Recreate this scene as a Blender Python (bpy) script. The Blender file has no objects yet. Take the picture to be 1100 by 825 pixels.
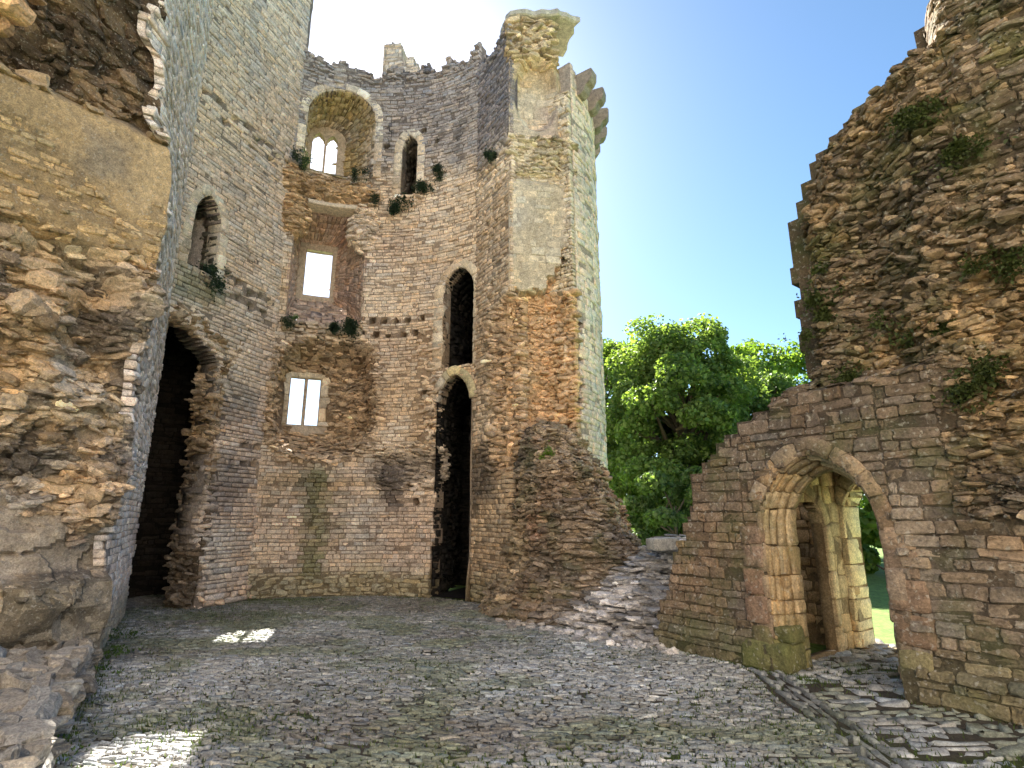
import bpy, bmesh, math, random
import numpy as np
from math import radians, sin, cos, pi
R = np.random.default_rng(7)
random.seed(7)
sc = bpy.context.scene
COL = sc.collection

# ------------------------------------------------------------------ noise
def _h(ix, iy, iz, seed):
    n = (ix.astype(np.int64)*374761393 + iy.astype(np.int64)*668265263 + iz.astype(np.int64)*2147483647 + seed*1274126177) & 0xffffffff
    n = ((n ^ (n >> 13))*1274126177) & 0xffffffff
    n = ((n ^ (n >> 16))*2246822519) & 0xffffffff
    return ((n ^ (n >> 15)) & 0xffffff)/float(0xffffff)
def vn(x, y, z=0., seed=0):
    x, y, z = np.broadcast_arrays(np.asarray(x, float), np.asarray(y, float), np.asarray(z, float))
    x0, y0, z0 = np.floor(x), np.floor(y), np.floor(z)
    fx, fy, fz = x-x0, y-y0, z-z0
    fx = fx*fx*(3-2*fx); fy = fy*fy*(3-2*fy); fz = fz*fz*(3-2*fz)
    r = 0
    for a in (0, 1):
        for b in (0, 1):
            for c in (0, 1):
                r = r + _h(x0+a, y0+b, z0+c, seed)*(fx if a else 1-fx)*(fy if b else 1-fy)*(fz if c else 1-fz)
    return r*2-1
def fbm(x, y, z=0., o=3, seed=0):
    r = 0; a = 1; t = 0
    for i in range(o):
        r = r + a*vn(np.asarray(x)*2**i, np.asarray(y)*2**i, np.asarray(z)*2**i, seed+i*17); t += a; a *= .5
    return r/t
def ss(x, a, b):
    t = np.clip((np.asarray(x, float)-a)/(b-a), 0, 1)
    return t*t*(3-2*t)
def box(u, v, u0, u1, v0, v1, f=.1):
    return ss(u, u0-f, u0+f)*(1-ss(u, u1-f, u1+f))*ss(v, v0-f, v0+f)*(1-ss(v, v1-f, v1+f))
def lerp3(a, b, t): return a*(1-t[..., None]) + b*t[..., None]
def C3(*c): return np.array(c, float)

# ------------------------------------------------------------------ mesh plumbing
class MB:
    def __init__(s): s.V = []; s.Q = []; s.T = []; s.C = []; s.n = 0
    def add(s, V, Q, C, tri=False):
        (s.T if tri else s.Q).append(np.asarray(Q, np.int64).reshape(-1, 3 if tri else 4)+s.n)
        V = np.asarray(V, float).reshape(-1, 3); s.V.append(V)
        C = np.asarray(C, float)
        if C.ndim == 1: C = np.tile(C, (len(V), 1))
        s.C.append(C.reshape(-1, 3)); s.n += len(V)
    def build(s, name, mat, parent=None, smooth=True):
        V = np.concatenate(s.V); C = np.concatenate(s.C)
        if parent is not None: V = V - np.array(parent.location)
        Q = np.concatenate(s.Q) if s.Q else np.zeros((0, 4), int); T = np.concatenate(s.T) if s.T else np.zeros((0, 3), int)
        me = bpy.data.meshes.new(name)
        me.vertices.add(len(V)); me.vertices.foreach_set('co', V.astype(np.float32).ravel())
        nl = Q.size+T.size
        me.loops.add(nl); me.loops.foreach_set('vertex_index', np.concatenate([Q.ravel(), T.ravel()]).astype(np.int32))
        me.polygons.add(len(Q)+len(T))
        ls = np.concatenate([np.arange(len(Q))*4, Q.size+np.arange(len(T))*3]).astype(np.int32)
        me.polygons.foreach_set('loop_start', ls)
        me.update(calc_edges=True)
        me.polygons.foreach_set('use_smooth', np.full(len(Q)+len(T), smooth))
        at = me.color_attributes.new('Col', 'FLOAT_COLOR', 'POINT')
        at.data.foreach_set('color', np.concatenate([np.clip(C, 0, 1), np.ones((len(C), 1))], 1).astype(np.float32).ravel())
        me.materials.append(mat); me.validate()
        o = bpy.data.objects.new(name, me); COL.objects.link(o)
        if parent is not None: o.parent = parent
        return o
def tag(o, label=None, cat=None, group=None, kind=None):
    if label: o['label'] = label
    if cat: o['category'] = cat
    if group: o['group'] = group
    if kind: o['kind'] = kind
    return o
def empty(name, loc, label, cat, group=None):
    o = bpy.data.objects.new(name, None); COL.objects.link(o); o.location = loc
    return tag(o, label, cat, group)

# ------------------------------------------------------------------ masonry
def put_stones(mb, mapf, uc, vc, hw, hh, dep, rough, col, nx=3, ny=2, back=.12, gap=.006, rng=R):
    """irregular bevelled stones on a surface; all arrays of length S"""
    S = len(uc)
    if S == 0: return
    def ax(n):
        i = np.linspace(-.999, .999, n) if n > 1 else np.array([0.])
        return np.concatenate([[-1, -1], i, [1, 1]])
    a = ax(nx); b = ax(ny); A, B = np.meshgrid(a, b, indexing='ij')
    ia, ib = np.meshgrid(np.arange(nx+4), np.arange(ny+4), indexing='ij')
    outer = (ia == 0) | (ib == 0) | (ia == nx+3) | (ib == ny+3)
    rim = ((ia == 1) | (ib == 1) | (ia == nx+2) | (ib == ny+2)) & ~outer
    def e(x): return np.asarray(x)[:, None, None]
    r = e(rough)
    bw = .007+.022*r
    A = np.where(np.abs(A) < .9995, A, np.sign(A)*9)[None]; B = np.where(np.abs(B) < .9995, B, np.sign(B)*9)[None]
    ka = 1-np.minimum(bw/np.maximum(e(hw), .02), .45); kb = 1-np.minimum(bw/np.maximum(e(hh), .02), .45)
    A = np.where(np.abs(A) > 2, np.sign(A), A*ka); B = np.where(np.abs(B) > 2, np.sign(B), B*kb)
    hwv, hhv = e(np.maximum(hw-gap, .01)), e(np.maximum(hh-gap, .008))
    cj = rng.uniform(-1, 1, (S, 4, 2))*(.05+.38*np.asarray(rough))[:, None, None]
    wu = [(1-A)*(1-B)/4, (1-A)*(1+B)/4, (1+A)*(1-B)/4, (1+A)*(1+B)/4]
    rnd = 1-(.03+.26*r)*(np.abs(A)**4*np.abs(B)**4)
    x = A*rnd; y = B*rnd
    for k in range(4):
        x = x+wu[k]*cj[:, k, 0][:, None, None]*.6; y = y+wu[k]*cj[:, k, 1][:, None, None]
    x = x*hwv; y = y*hhv
    x = x+rng.normal(0, 1, x.shape)*(.003+.010*r)*~outer; y = y+rng.normal(0, 1, y.shape)*(.002+.006*r)*~outer
    an = e(rng.normal(0, 1, S))*(.008+.22*r)
    x, y = x*np.cos(an)-y*np.sin(an), x*np.sin(an)+y*np.cos(an)
    bev = np.minimum(.007+.028*r, hhv*.6)
    tx = e(rng.normal(0, 1, S)); ty = e(rng.normal(0, 1, S))
    d = e(dep)+(tx*A*hwv*.25+ty*B*hhv*.6)*r+rng.normal(0, 1, (S,)+A.shape[1:])*(.002+.009*r)
    d = d - rim*bev
    d = np.where(outer, e(np.asarray(dep))*0-back, d)
    P = mapf(e(uc)+x, e(vc)+y, d)
    n1, n2 = nx+4, ny+4
    idx = np.arange(n1*n2).reshape(n1, n2)
    q = np.stack([idx[:-1, :-1], idx[1:, :-1], idx[1:, 1:], idx[:-1, 1:]], -1).reshape(-1, 4)
    Q = (q[None]+(np.arange(S)*n1*n2)[:, None, None]).reshape(-1, 4)
    cc = np.repeat(np.asarray(col)[:, None, :], n1*n2, 1).reshape(S, n1, n2, 3)
    cc = cc*np.where(outer, .8, 1.)[..., None]
    mb.add(P.reshape(-1, 3), Q, cc.reshape(-1, 3))

def _cube(k):
    key = {}; V = []; Q = []
    def vid(p):
        t = tuple(np.round(p, 4))
        if t not in key: key[t] = len(V); V.append(p)
        return key[t]
    g = np.linspace(-1, 1, k+1)
    for ax in range(3):
        for sg in (-1, 1):
            for i in range(k):
                for j in range(k):
                    q = []
                    for (a, b) in ((i, j), (i+1, j), (i+1, j+1), (i, j+1)):
                        p = [0, 0, 0]; p[ax] = sg; p[(ax+1) % 3] = g[a]; p[(ax+2) % 3] = g[b]; q.append(vid(np.array(p, float)))
                    Q.append(q if sg > 0 else q[::-1])
    return np.array(V), np.array(Q)
CUBE = {k: _cube(k) for k in (2, 3, 4)}
def slabs(mb, P, tang, hl_, col, rng, flat=.28, wide=.6, yaw=.5, tilt=.18, k=3, box_=.45):
    """loose flat stones: P centres, tang = (n,2) horizontal long axis, hl_ half lengths"""
    V0, Q0 = CUBE[k]; n = len(P)
    if n == 0: return
    sp = V0/np.linalg.norm(V0, axis=1)[:, None]; v = sp*(1-box_)*1.25+V0*box_*.8
    X = np.repeat(v[None], n, 0)
    X = X+rng.normal(0, .085, X.shape)
    X[:, :, 0] *= 1+.35*rng.uniform(-1, 1, (n, 1))*X[:, :, 1]; X[:, :, 2] *= 1+.35*rng.uniform(-1, 1, (n, 1))*X[:, :, 0]
    sc3 = np.stack([hl_, hl_*wide*rng.uniform(.7, 1.3, n), hl_*flat*rng.uniform(.6, 1.5, n)], 1); X = X*sc3[:, None, :]
    def rot(X, i, j, a):
        c, s_ = np.cos(a)[:, None], np.sin(a)[:, None]; Y = X.copy(); Y[..., i] = X[..., i]*c-X[..., j]*s_; Y[..., j] = X[..., i]*s_+X[..., j]*c; return Y
    X = rot(X, 0, 2, rng.normal(0, tilt, n)); X = rot(X, 1, 2, rng.normal(0, tilt, n)); X = rot(X, 0, 1, rng.normal(0, yaw, n)+np.arctan2(tang[:, 1], tang[:, 0]))
    X = X+P[:, None, :]
    Q = (Q0[None]+(np.arange(n)*len(V0))[:, None, None]).reshape(-1, 4)
    mb.add(X.reshape(-1, 3), Q, np.repeat(col[:, None, :], len(V0), 1).reshape(-1, 3))
def slab_on(mb, mapf, n, reg, colf, rng, sz=(.05, .15), dep=(-.02, .08), snap=0, **kw):
    u = rng.uniform(reg[0], reg[1], n); v = rng.uniform(reg[2], reg[3], n)
    if len(reg) > 4: m = reg[4](u, v); u, v = u[m], v[m]
    n = len(u); d = rng.uniform(dep[0], dep[1], n)
    P = mapf(u, v, d)
    if snap: P[:, 2] = np.round(P[:, 2]/snap)*snap+rng.normal(0, snap*.12, n)
    T = mapf(u+.02, v, d)-mapf(u-.02, v, d)
    c = colf(u, v)*rng.lognormal(-.08, .34, n)[:, None]
    slabs(mb, P, T[:, :2], rng.uniform(sz[0], sz[1], n)*rng.choice([.6, 1., 1.25], n), c, rng, **kw)

def runs(m):
    m = np.concatenate([[False], m, [False]]); d = np.diff(m.astype(int))
    return list(zip(np.where(d == 1)[0], np.where(d == -1)[0]))

def stone_list(u0, u1, v0, v1, inside, L, H, rng, off=.5):
    out = []
    v = v0
    us = np.arange(u0, u1, .02)
    while v < v1:
        h = H*rng.uniform(.72, 1.35)
        m = inside(us+.01, np.full(len(us), v+h/2))
        for i0, i1 in runs(m):
            a = us[i0]; b = us[i1-1]+.02
            if b-a < .04: continue
            x = a; first = True
            while x < b-.02:
                l = L*rng.choice([.45, .7, 1., 1.3, 1.8], p=[.15, .25, .3, .2, .1])*rng.uniform(.85, 1.15)
                if first and rng.random() < .5: l *= .5
                first = False
                if b-(x+l) < L*.3: l = b-x
                out.append((x+l/2, v+h/2, l/2, h/2)); x += l
        v += h
    return np.array(out) if out else np.zeros((0, 4))

def lay(mb, mapf, u0, u1, v0, v1, inside, colf, L=.24, H=.085, rubble=lambda u, v: 0*u+.12, nostone=None,
        rng=None, nx=3, ny=2, wob=.02, prot=.0, drop=.006, depj=1., back=.12, var=.16, gap=.006):
    rng = rng or R
    s = stone_list(u0, u1, v0, v1, inside, L, H, rng)
    if not len(s): return
    uc, vc, hw, hh = s.T
    r = np.clip(rubble(uc, vc), 0, 1)
    vc = vc+wob*(1+2*r)*vn(uc*.9, vc*1.1, 3.3)+rng.normal(0, 1, len(uc))*.012*r
    uc = uc+rng.normal(0, 1, len(uc))*.02*r
    keep = rng.random(len(uc)) > drop+.05*r
    if nostone is not None: keep &= ~nostone(uc, vc)
    uc, vc, hw, hh, r = uc[keep], vc[keep], hw[keep], hh[keep], r[keep]
    hw = hw*(1+.05*r); hh = hh*(1+rng.uniform(-.15, .5, len(hh))*r)
    dep = prot+depj*(rng.normal(0, 1, len(uc))*(.006+.030*r)+.05*r*np.maximum(0, rng.normal(0, 1, len(uc))))
    col = colf(uc, vc)*rng.lognormal(0, var, len(uc))[:, None]
    col = col*(1+rng.normal(0, 1, len(uc))[:, None]*C3(.035, .0, -.045))
    put_stones(mb, mapf, uc, vc, hw, hh, dep, r, col, nx, ny, back=back, rng=rng, gap=gap)

def scatter(mb, mapf, n, reg, colf, sz=(.05, .18), dep=(.02, .14), rng=None, flat=.5, rough=.8, nx=3, ny=2):
    rng = rng or R
    u = rng.uniform(reg[0], reg[1], n); v = rng.uniform(reg[2], reg[3], n)
    if len(reg) > 4: k = reg[4](u, v); u, v = u[k], v[k]
    n = len(u)
    hw = rng.uniform(sz[0], sz[1], n); hh = hw*flat*rng.uniform(.5, 1.2, n)
    col = colf(u, v)*rng.lognormal(0, .22, n)[:, None]
    put_stones(mb, mapf, u, v, hw, hh, rng.uniform(dep[0], dep[1], n), np.full(n, rough), col, nx, ny, back=.15, rng=rng)

def core(mb, mapf, u0, u1, v0, v1, inside, colf, cell=.06, T=1.5, rec=.02, amp=.012, closed=True, cv=.6):
    nu = int((u1-u0)/cell)+1; nv = int((v1-v0)/cell)+1
    U = u0+np.arange(nu+1)*cell; V = v0+np.arange(nv+1)*cell
    UU, VV = np.meshgrid(U, V, indexing='ij')
    cu, cvv = (UU[:-1, :-1]+cell/2), (VV[:-1, :-1]+cell/2)
    m = inside(cu.ravel(), cvv.ravel()).reshape(nu, nv)
    d = -rec+amp*fbm(UU*6, VV*6, 1.7, 3)
    F = mapf(UU, VV, d).reshape(-1, 3)
    idx = np.arange((nu+1)*(nv+1)).reshape(nu+1, nv+1)
    q = np.stack([idx[:-1, :-1], idx[1:, :-1], idx[1:, 1:], idx[:-1, 1:]], -1)
    cf = colf(UU.ravel(), VV.ravel())*cv*.8
    cf = cf*(1+.18*fbm(UU.ravel()*5, VV.ravel()*5, 9.1))[:, None]
    if not closed:
        mb.add(F, q[m], cf); return
    Bk = mapf(UU, VV, UU*0-T, 1).reshape(-1, 3) if getattr(mapf, 'nb', 0) else mapf(UU, VV, UU*0-T).reshape(-1, 3)
    N = len(F); qs = [q[m], q[m][:, ::-1]+N]
    mp = np.pad(m, 1)
    L_ = m & ~mp[:-2, 1:-1]; R_ = m & ~mp[2:, 1:-1]; D_ = m & ~mp[1:-1, :-2]; U_ = m & ~mp[1:-1, 2:]
    def side(a, b, k): qs.append(np.stack([a[k], b[k], b[k]+N, a[k]+N], -1))
    side(idx[:-1, :-1], idx[:-1, 1:], L_); side(idx[1:, :-1], idx[1:, 1:], R_)
    side(idx[:-1, :-1], idx[1:, :-1], D_); side(idx[:-1, 1:], idx[1:, 1:], U_)
    mb.add(np.concatenate([F, Bk]), np.concatenate(qs), np.concatenate([cf, cf]))

# ------------------------------------------------------------------ plan paths
class Path:
    def __init__(s, pts, smooth=0, flip=False):
        p = np.array(pts, float)
        for _ in range(smooth):
            q = [p[0]]
            for i in range(len(p)-1): q += [p[i]*.75+p[i+1]*.25, p[i]*.25+p[i+1]*.75]
            q.append(p[-1]); p = np.array(q)
        dd = np.diff(p, axis=0); L = np.hypot(*dd.T)
        s.s = np.concatenate([[0], np.cumsum(L)]); s.p = p; s.len = s.s[-1]
        t = dd/L[:, None]; n = np.stack([t[:, 1], -t[:, 0]], 1)*(-1 if flip else 1)
        nv = np.vstack([n[:1], n]) + np.vstack([n, n[-1:]])
        s.n = nv/np.hypot(*nv.T)[:, None]
        s.t0 = t[0]; s.t1 = t[-1]
    def at(s, u):
        x = np.interp(u, s.s, s.p[:, 0]); y = np.interp(u, s.s, s.p[:, 1])
        lo = np.minimum(u, 0); hi = np.maximum(u-s.len, 0)
        return x+lo*s.t0[0]+hi*s.t1[0], y+lo*s.t0[1]+hi*s.t1[1]
    def nr(s, u):
        a = np.interp(u, s.s, s.n[:, 0]); b = np.interp(u, s.s, s.n[:, 1]); l = np.hypot(a, b)
        return a/l, b/l
def wallmap(path, base=None, batter=0.):
    def f(u, z, d, nobase=0):
        u, z, d = np.broadcast_arrays(u, z, d)
        x, y = path.at(u); nx, ny = path.nr(u)
        if base is not None and not nobase: d = d+base(u, z)
        d = d-batter*z
        return np.stack([x+nx*d, y+ny*d, z], -1)
    f.nb = 1
    return f
# opening outlines in (u, z), left foot -> head -> right foot
def prof_pointed(u0, u1, z0, zs, za, n=8):
    c = (u0+u1)/2; w = (u1-u0)/2; h = za-zs
    k = (h*h-w*w)/(2*w)      # arc centre beyond the middle
    Rr = w+k
    pts = [(u0, z0), (u0, (z0+zs)/2), (u0, zs)]
    a1 = math.atan2(h, k)
    for i in range(1, n+1):
        a = a1*i/n; pts.append((c+k-Rr*cos(a), zs+Rr*sin(a)))
    right = [(2*c-p[0], p[1]) for p in pts[:-1]][::-1]
    return np.array(pts+right)
def prof_round(u0, u1, z0, zs, za, n=12):
    c = (u0+u1)/2; w = (u1-u0)/2
    pts = [(u0, z0), (u0, (z0+zs)/2)]
    for i in range(n+1):
        a = pi*i/n; pts.append((c-w*cos(a), zs+(za-zs)*sin(a)))
    return np.array(pts+[(u1, (z0+zs)/2), (u1, z0)])
def prof_rect(u0, u1, z0, z1):
    return np.array([(u0, z0), (u0, (z0+z1)/2), (u0, z1), ((u0+u1)/2, z1), (u1, z1), (u1, (z0+z1)/2), (u1, z0)])
def in_prof(P, u, v):
    u = np.asarray(u, float); v = np.asarray(v, float)
    ins = np.zeros(u.shape, bool); n = len(P)
    for i in range(n):
        x1, y1 = P[i]; x2, y2 = P[(i+1) % n]
        if y1 == y2: continue
        c = ((y1 > v) != (y2 > v)) & (u < (x2-x1)*(v-y1)/(y2-y1)+x1)
        ins ^= c
    return ins
class Prof:
    def __init__(s, P, ref=None):
        P = np.array(P, float); dd = np.diff(P, axis=0); L = np.hypot(*dd.T)
        s.s = np.concatenate([[0], np.cumsum(L)]); s.P = P; s.len = s.s[-1]
        t = dd/L[:, None]; n = np.stack([-t[:, 1], t[:, 0]], 1)
        nv = np.vstack([n[:1], n])+np.vstack([n, n[-1:]]); s.n = nv/np.hypot(*nv.T)[:, None]
    def at(s, u): return np.interp(u, s.s, s.P[:, 0]), np.interp(u, s.s, s.P[:, 1])
    def nr(s, u):
        a = np.interp(u, s.s, s.n[:, 0]); b = np.interp(u, s.s, s.n[:, 1]); l = np.hypot(a, b)+1e-9
        return a/l, b/l
def ringmap(par, pf):             # v outward from the outline, on the wall face
    def f(u, v, d, nb=0):
        u, v, d = np.broadcast_arrays(u, v, d)
        a, b = pf.at(u); n, m = pf.nr(u)
        return par(a+n*v, b+m*v, d)
    return f
def revmap(par, pf, pb=None, D=1.):   # v = depth into the wall, d = towards the opening's middle
    def f(u, v, d, nb=0):
        u, v, d = np.broadcast_arrays(u, v, d)
        a, b = pf.at(u); n, m = pf.nr(u)
        if pb is not None:
            a2, b2 = pb.at(u/pf.len*pb.len); t = v/D
            a = a*(1-t)+a2*t; b = b*(1-t)+b2*t
        return par(a-n*d, b-m*d, -v)
    return f
def matchprof(Pa, Pb):
    """same fraction parametrisation by vertex index"""
    class X: pass
    A = Prof(Pa); Bp = np.array(Pb, float); x = X(); x.len = A.len
    x.at = lambda u: (np.interp(u, A.s, Bp[:, 0]), np.interp(u, A.s, Bp[:, 1]))
    return A, x
ALL = lambda u, v: np.ones(np.shape(u), bool)

# ------------------------------------------------------------------ colours (albedo)
TAN = C3(.50, .385, .27); PALE = C3(.60, .515, .415); GREY = C3(.38, .35, .335); DARK = C3(.10, .085, .075)
ORG = C3(.47, .335, .21); PINK = C3(.48, .35, .28); BRN = C3(.27, .195, .125); LAV = C3(.40, .37, .37); GRN = C3(.13, .16, .05)
WHT = C3(.66, .63, .58); MOR = C3(.33, .26, .18)
def base_col(u, v, seed=0, a=TAN, b=PALE, c=GREY):
    n = fbm(u*.7, v*.7, 2.2, 4, seed); m = fbm(u*.5, v*.8, 7.7, 4, seed+5)
    r = lerp3(np.tile(a, np.shape(u)+(1,)), b, ss(n, -.25, .35)); return lerp3(r, c, ss(m, .02, .45)*.75)
def stain(c, u, v, t, col, k=1.): return lerp3(c, col, np.clip(t*k, 0, 1))

# ------------------------------------------------------------------ materials
def nd(nt, t, **k):
    n = nt.nodes.new(t)
    for a, b in k.items(): setattr(n, a, b)
    return n
def mixc(nt, fac, a, b, mode='MIX'):
    m = nd(nt, 'ShaderNodeMix', data_type='RGBA', blend_type=mode); L = nt.links
    for s, v in ((0, fac), (6, a), (7, b)):
        if hasattr(v, 'links') or isinstance(v, bpy.types.NodeSocket): L.new(v, m.inputs[s])
        else: m.inputs[s].default_value = v if s == 0 else (tuple(v)+(1,))[:4]
    return m.outputs[2]
def noise(nt, pos, scale, detail=5, rough=.6):
    n = nd(nt, 'ShaderNodeTexNoise'); n.inputs['Scale'].default_value = scale; n.inputs['Detail'].default_value = detail
    n.inputs['Roughness'].default_value = rough; nt.links.new(pos, n.inputs['Vector']); return n.outputs['Fac']
def ramp(nt, f, a, b, ca=(0, 0, 0), cb=(1, 1, 1)):
    r = nd(nt, 'ShaderNodeMapRange', clamp=True); nt.links.new(f, r.inputs[0]); r.inputs[1].default_value = a; r.inputs[2].default_value = b
    return r.outputs[0]
def stone_mat(name, fine=1., speck=.5, bump=.7, rough=.92, moss=0., val=1.32, sat=1.04):
    m = bpy.data.materials.new(name); m.use_nodes = True; nt = m.node_tree; L = nt.links
    bs = nt.nodes['Principled BSDF']; bs.inputs['Roughness'].default_value = rough; bs.inputs['Specular IOR Level'].default_value = .25
    pos = nd(nt, 'ShaderNodeNewGeometry').outputs['Position']
    hs = nd(nt, 'ShaderNodeHueSaturation'); hs.inputs['Saturation'].default_value = sat; hs.inputs['Value'].default_value = val
    L.new(nd(nt, 'ShaderNodeAttribute', attribute_name='Col').outputs['Color'], hs.inputs['Color']); at = hs.outputs[0]
    n1 = noise(nt, pos, 9*fine, 6, .65); n2 = noise(nt, pos, 38*fine, 4, .7); n3 = noise(nt, pos, 2.1, 5, .6); n4 = noise(nt, pos, 22*fine, 3, .5)
    g = ramp(nt, n1, .25, .75); cA = mixc(nt, g, (.55, .55, .57), (1.32, 1.3, 1.25))
    c = mixc(nt, 1., at, cA, 'MULTIPLY')
    g2 = ramp(nt, n2, .3, .7); c = mixc(nt, 1., c, mixc(nt, g2, (.58, .57, .56), (1.36, 1.36, 1.36)), 'MULTIPLY')
    # pale and black lichen blots
    c = mixc(nt, nmul(nt, ramp(nt, n4, .60, .68), speck*.7), c, (.62, .60, .54))
    c = mixc(nt, nmul(nt, ramp(nt, noise(nt, pos, 13*fine, 5, .7), .58, .66), speck*.75), c, (.07, .065, .06))
    if moss: c = mixc(nt, nmul(nt, ramp(nt, n3, .5, .68), moss), c, (.09, .13, .03))
    L.new(c, bs.inputs['Base Color'])
    b1 = nd(nt, 'ShaderNodeBump'); b1.inputs['Strength'].default_value = bump; b1.inputs['Distance'].default_value = .03
    L.new(n1, b1.inputs['Height'])
    b2 = nd(nt, 'ShaderNodeBump'); b2.inputs['Strength'].default_value = bump*.9; b2.inputs['Distance'].default_value = .012
    L.new(n2, b2.inputs['Height']); L.new(b1.outputs[0], b2.inputs['Normal']); L.new(b2.outputs[0], bs.inputs['Normal'])
    return m
def nmul(nt, a, k):
    n = nd(nt, 'ShaderNodeMath', operation='MULTIPLY'); nt.links.new(a, n.inputs[0]); n.inputs[1].default_value = k; return n.outputs[0]
def leaf_mat(name, trans=.35, rough=.55):
    m = bpy.data.materials.new(name); m.use_nodes = True; nt = m.node_tree; L = nt.links
    bs = nt.nodes['Principled BSDF']; bs.inputs['Roughness'].default_value = rough; bs.inputs['Specular IOR Level'].default_value = .35
    at = nd(nt, 'ShaderNodeAttribute', attribute_name='Col').outputs['Color']; L.new(at, bs.inputs['Base Color'])
    tr = nd(nt, 'ShaderNodeBsdfTranslucent'); L.new(mixc(nt, 1., at, (1.5, 1.5, .6), 'MULTIPLY'), tr.inputs['Color'])
    mx = nd(nt, 'ShaderNodeMixShader'); mx.inputs[0].default_value = trans
    L.new(bs.outputs[0], mx.inputs[1]); L.new(tr.outputs[0], mx.inputs[2]); L.new(mx.outputs[0], nt.nodes['Material Output'].inputs[0])
    return m
M_ST = stone_mat('limestone_rubble')
M_NEAR = stone_mat('near_limestone', fine=1.6, speck=.6, bump=.95)
M_DARK = stone_mat('weathered_brown_stone', speck=.6, moss=.35, bump=.85, val=1.2)
M_DRESS = stone_mat('dressed_limestone', fine=1.2, speck=.25, bump=.35)
M_PAVE = stone_mat('paving_stone', fine=1.6, speck=.4, bump=.5, rough=.5, val=1.35, sat=.9)
M_LEAF = leaf_mat('sycamore_leaf', .5); M_TUFT = leaf_mat('wall_plant_leaf', .2)
M_SHADE = stone_mat('shade_darkened_stone', speck=.0, bump=.8, val=1.)  # stone for recess linings whose shade is put into the colour
M_BARK = stone_mat('bark', fine=1., speck=.2, bump=.7)

# ------------------------------------------------------------------ camera, sky, sun
cam = bpy.data.cameras.new('camera'); co = bpy.data.objects.new('camera', cam); COL.objects.link(co)
co.location = (0, 0, 1.6); co.rotation_euler = (radians(90+13.7), 0, 0)
cam.lens = 19.64; cam.sensor_width = 36; cam.clip_end = 3000; cam.clip_start = .05
sc.camera = co
SUN_EL, SUN_AZ = radians(37.9), radians(15.4)      # azimuth measured to the left of +Y
w = bpy.data.worlds.new('World'); sc.world = w; w.use_nodes = True; nt = w.node_tree
sky = nd(nt, 'ShaderNodeTexSky', sky_type='NISHITA'); sky.sun_disc = False; sky.sun_elevation = SUN_EL; sky.sun_rotation = -SUN_AZ
sky.air_density = .75; sky.dust_density = .5; sky.ozone_density = 2.5; sky.altitude = 100
bg = nt.nodes['Background']; bg.inputs[1].default_value = .05; hsv = nd(nt, 'ShaderNodeHueSaturation'); hsv.inputs['Saturation'].default_value = 1.08; hsv.inputs['Hue'].default_value = .49
nt.links.new(sky.outputs[0], hsv.inputs['Color']); nt.links.new(hsv.outputs[0], bg.inputs[0])
sl = bpy.data.lights.new('sun', 'SUN'); sl.energy = 5.0; sl.angle = radians(.55); sl.color = (1, .94, .84)
so = bpy.data.objects.new('sun', sl); COL.objects.link(so)
from mathutils import Vector
sd = Vector((-sin(SUN_AZ)*cos(SUN_EL), cos(SUN_AZ)*cos(SUN_EL), sin(SUN_EL)))
so.rotation_euler = sd.to_track_quat('Z', 'Y').to_euler(); so.location = (-10, 30, 30)
sc.view_settings.view_transform = 'Standard'; sc.view_settings.look = 'None'; sc.view_settings.gamma = 1
sc.view_settings.exposure = 2.5
sc.cycles.max_bounces = 8; sc.cycles.diffuse_bounces = 5; sc.cycles.use_denoising = True
sc.cycles.sample_clamp_indirect = 6

# ================================================================== GROUND
mb = MB()
def gmap(u, v, d, nb=0):
    u, v, d = np.broadcast_arrays(u, v, d)
    return np.stack([u, v, d+.02*fbm(u*.35, v*.35, 0, 2, 31)-.01], -1)
xs = np.concatenate([[-900, -300, -100, -40, -20], np.arange(-12, 12.01, .5), [14, 18, 24, 34, 50, 100, 300, 900]])
ys = np.concatenate([[-900, -200, -60, -20, -8], np.arange(-4, 24.1, .5), [28, 36, 50, 100, 300, 900]])
X, Y = np.meshgrid(xs, ys, indexing='ij'); I = np.arange(X.size).reshape(X.shape)
q = np.stack([I[:-1, :-1], I[1:, :-1], I[1:, 1:], I[:-1, 1:]], -1).reshape(-1, 4)
Z = np.where((abs(X) < 10.2) & (Y < 17) & (Y > -4), -.045, .0)
mb.add(np.stack([X, Y, Z], -1), q, C3(.10, .16, .04))
tag(mb.build('ground', stone_mat('grassy_ground', fine=.5, speck=.05, bump=.5)), kind='structure')
# earth bed between the paving stones
mb = MB()
def earth(u, v):
    c = np.tile(C3(.085, .075, .06), np.shape(u)+(1,))
    return stain(c, u, v, ss(fbm(u*.9, v*1.2, 4.4, 4), -.05, .35), C3(.06, .085, .025), .9)
HN = np.array([-.796, -.605]); HT = np.array([.605, -.796]); H0 = np.array([1.9, 7.94])
def sH(u, v): return (u-H0[0])*HT[0]+(v-H0[1])*HT[1]
def dH(u, v): return -((u-H0[0])*HN[0]+(v-H0[1])*HN[1])   # depth behind the gateway wall face
def inpave(u, v):
    return (dH(u, v) < .25) | ((sH(u, v) > 1.5) & (sH(u, v) < 3.0) & (dH(u, v) < 2.6))
core(mb, gmap, -10, 8, 1.5, 17, inpave, earth, cell=.06, closed=False, rec=.004, amp=.012, cv=1.)
tag(mb.build('ground_earth', stone_mat('earth', fine=2., speck=.05, bump=.6, rough=.95)), kind='structure')
mb = MB()
def drain_x(v): return 2.53+(v-4.2)*.098
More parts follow.
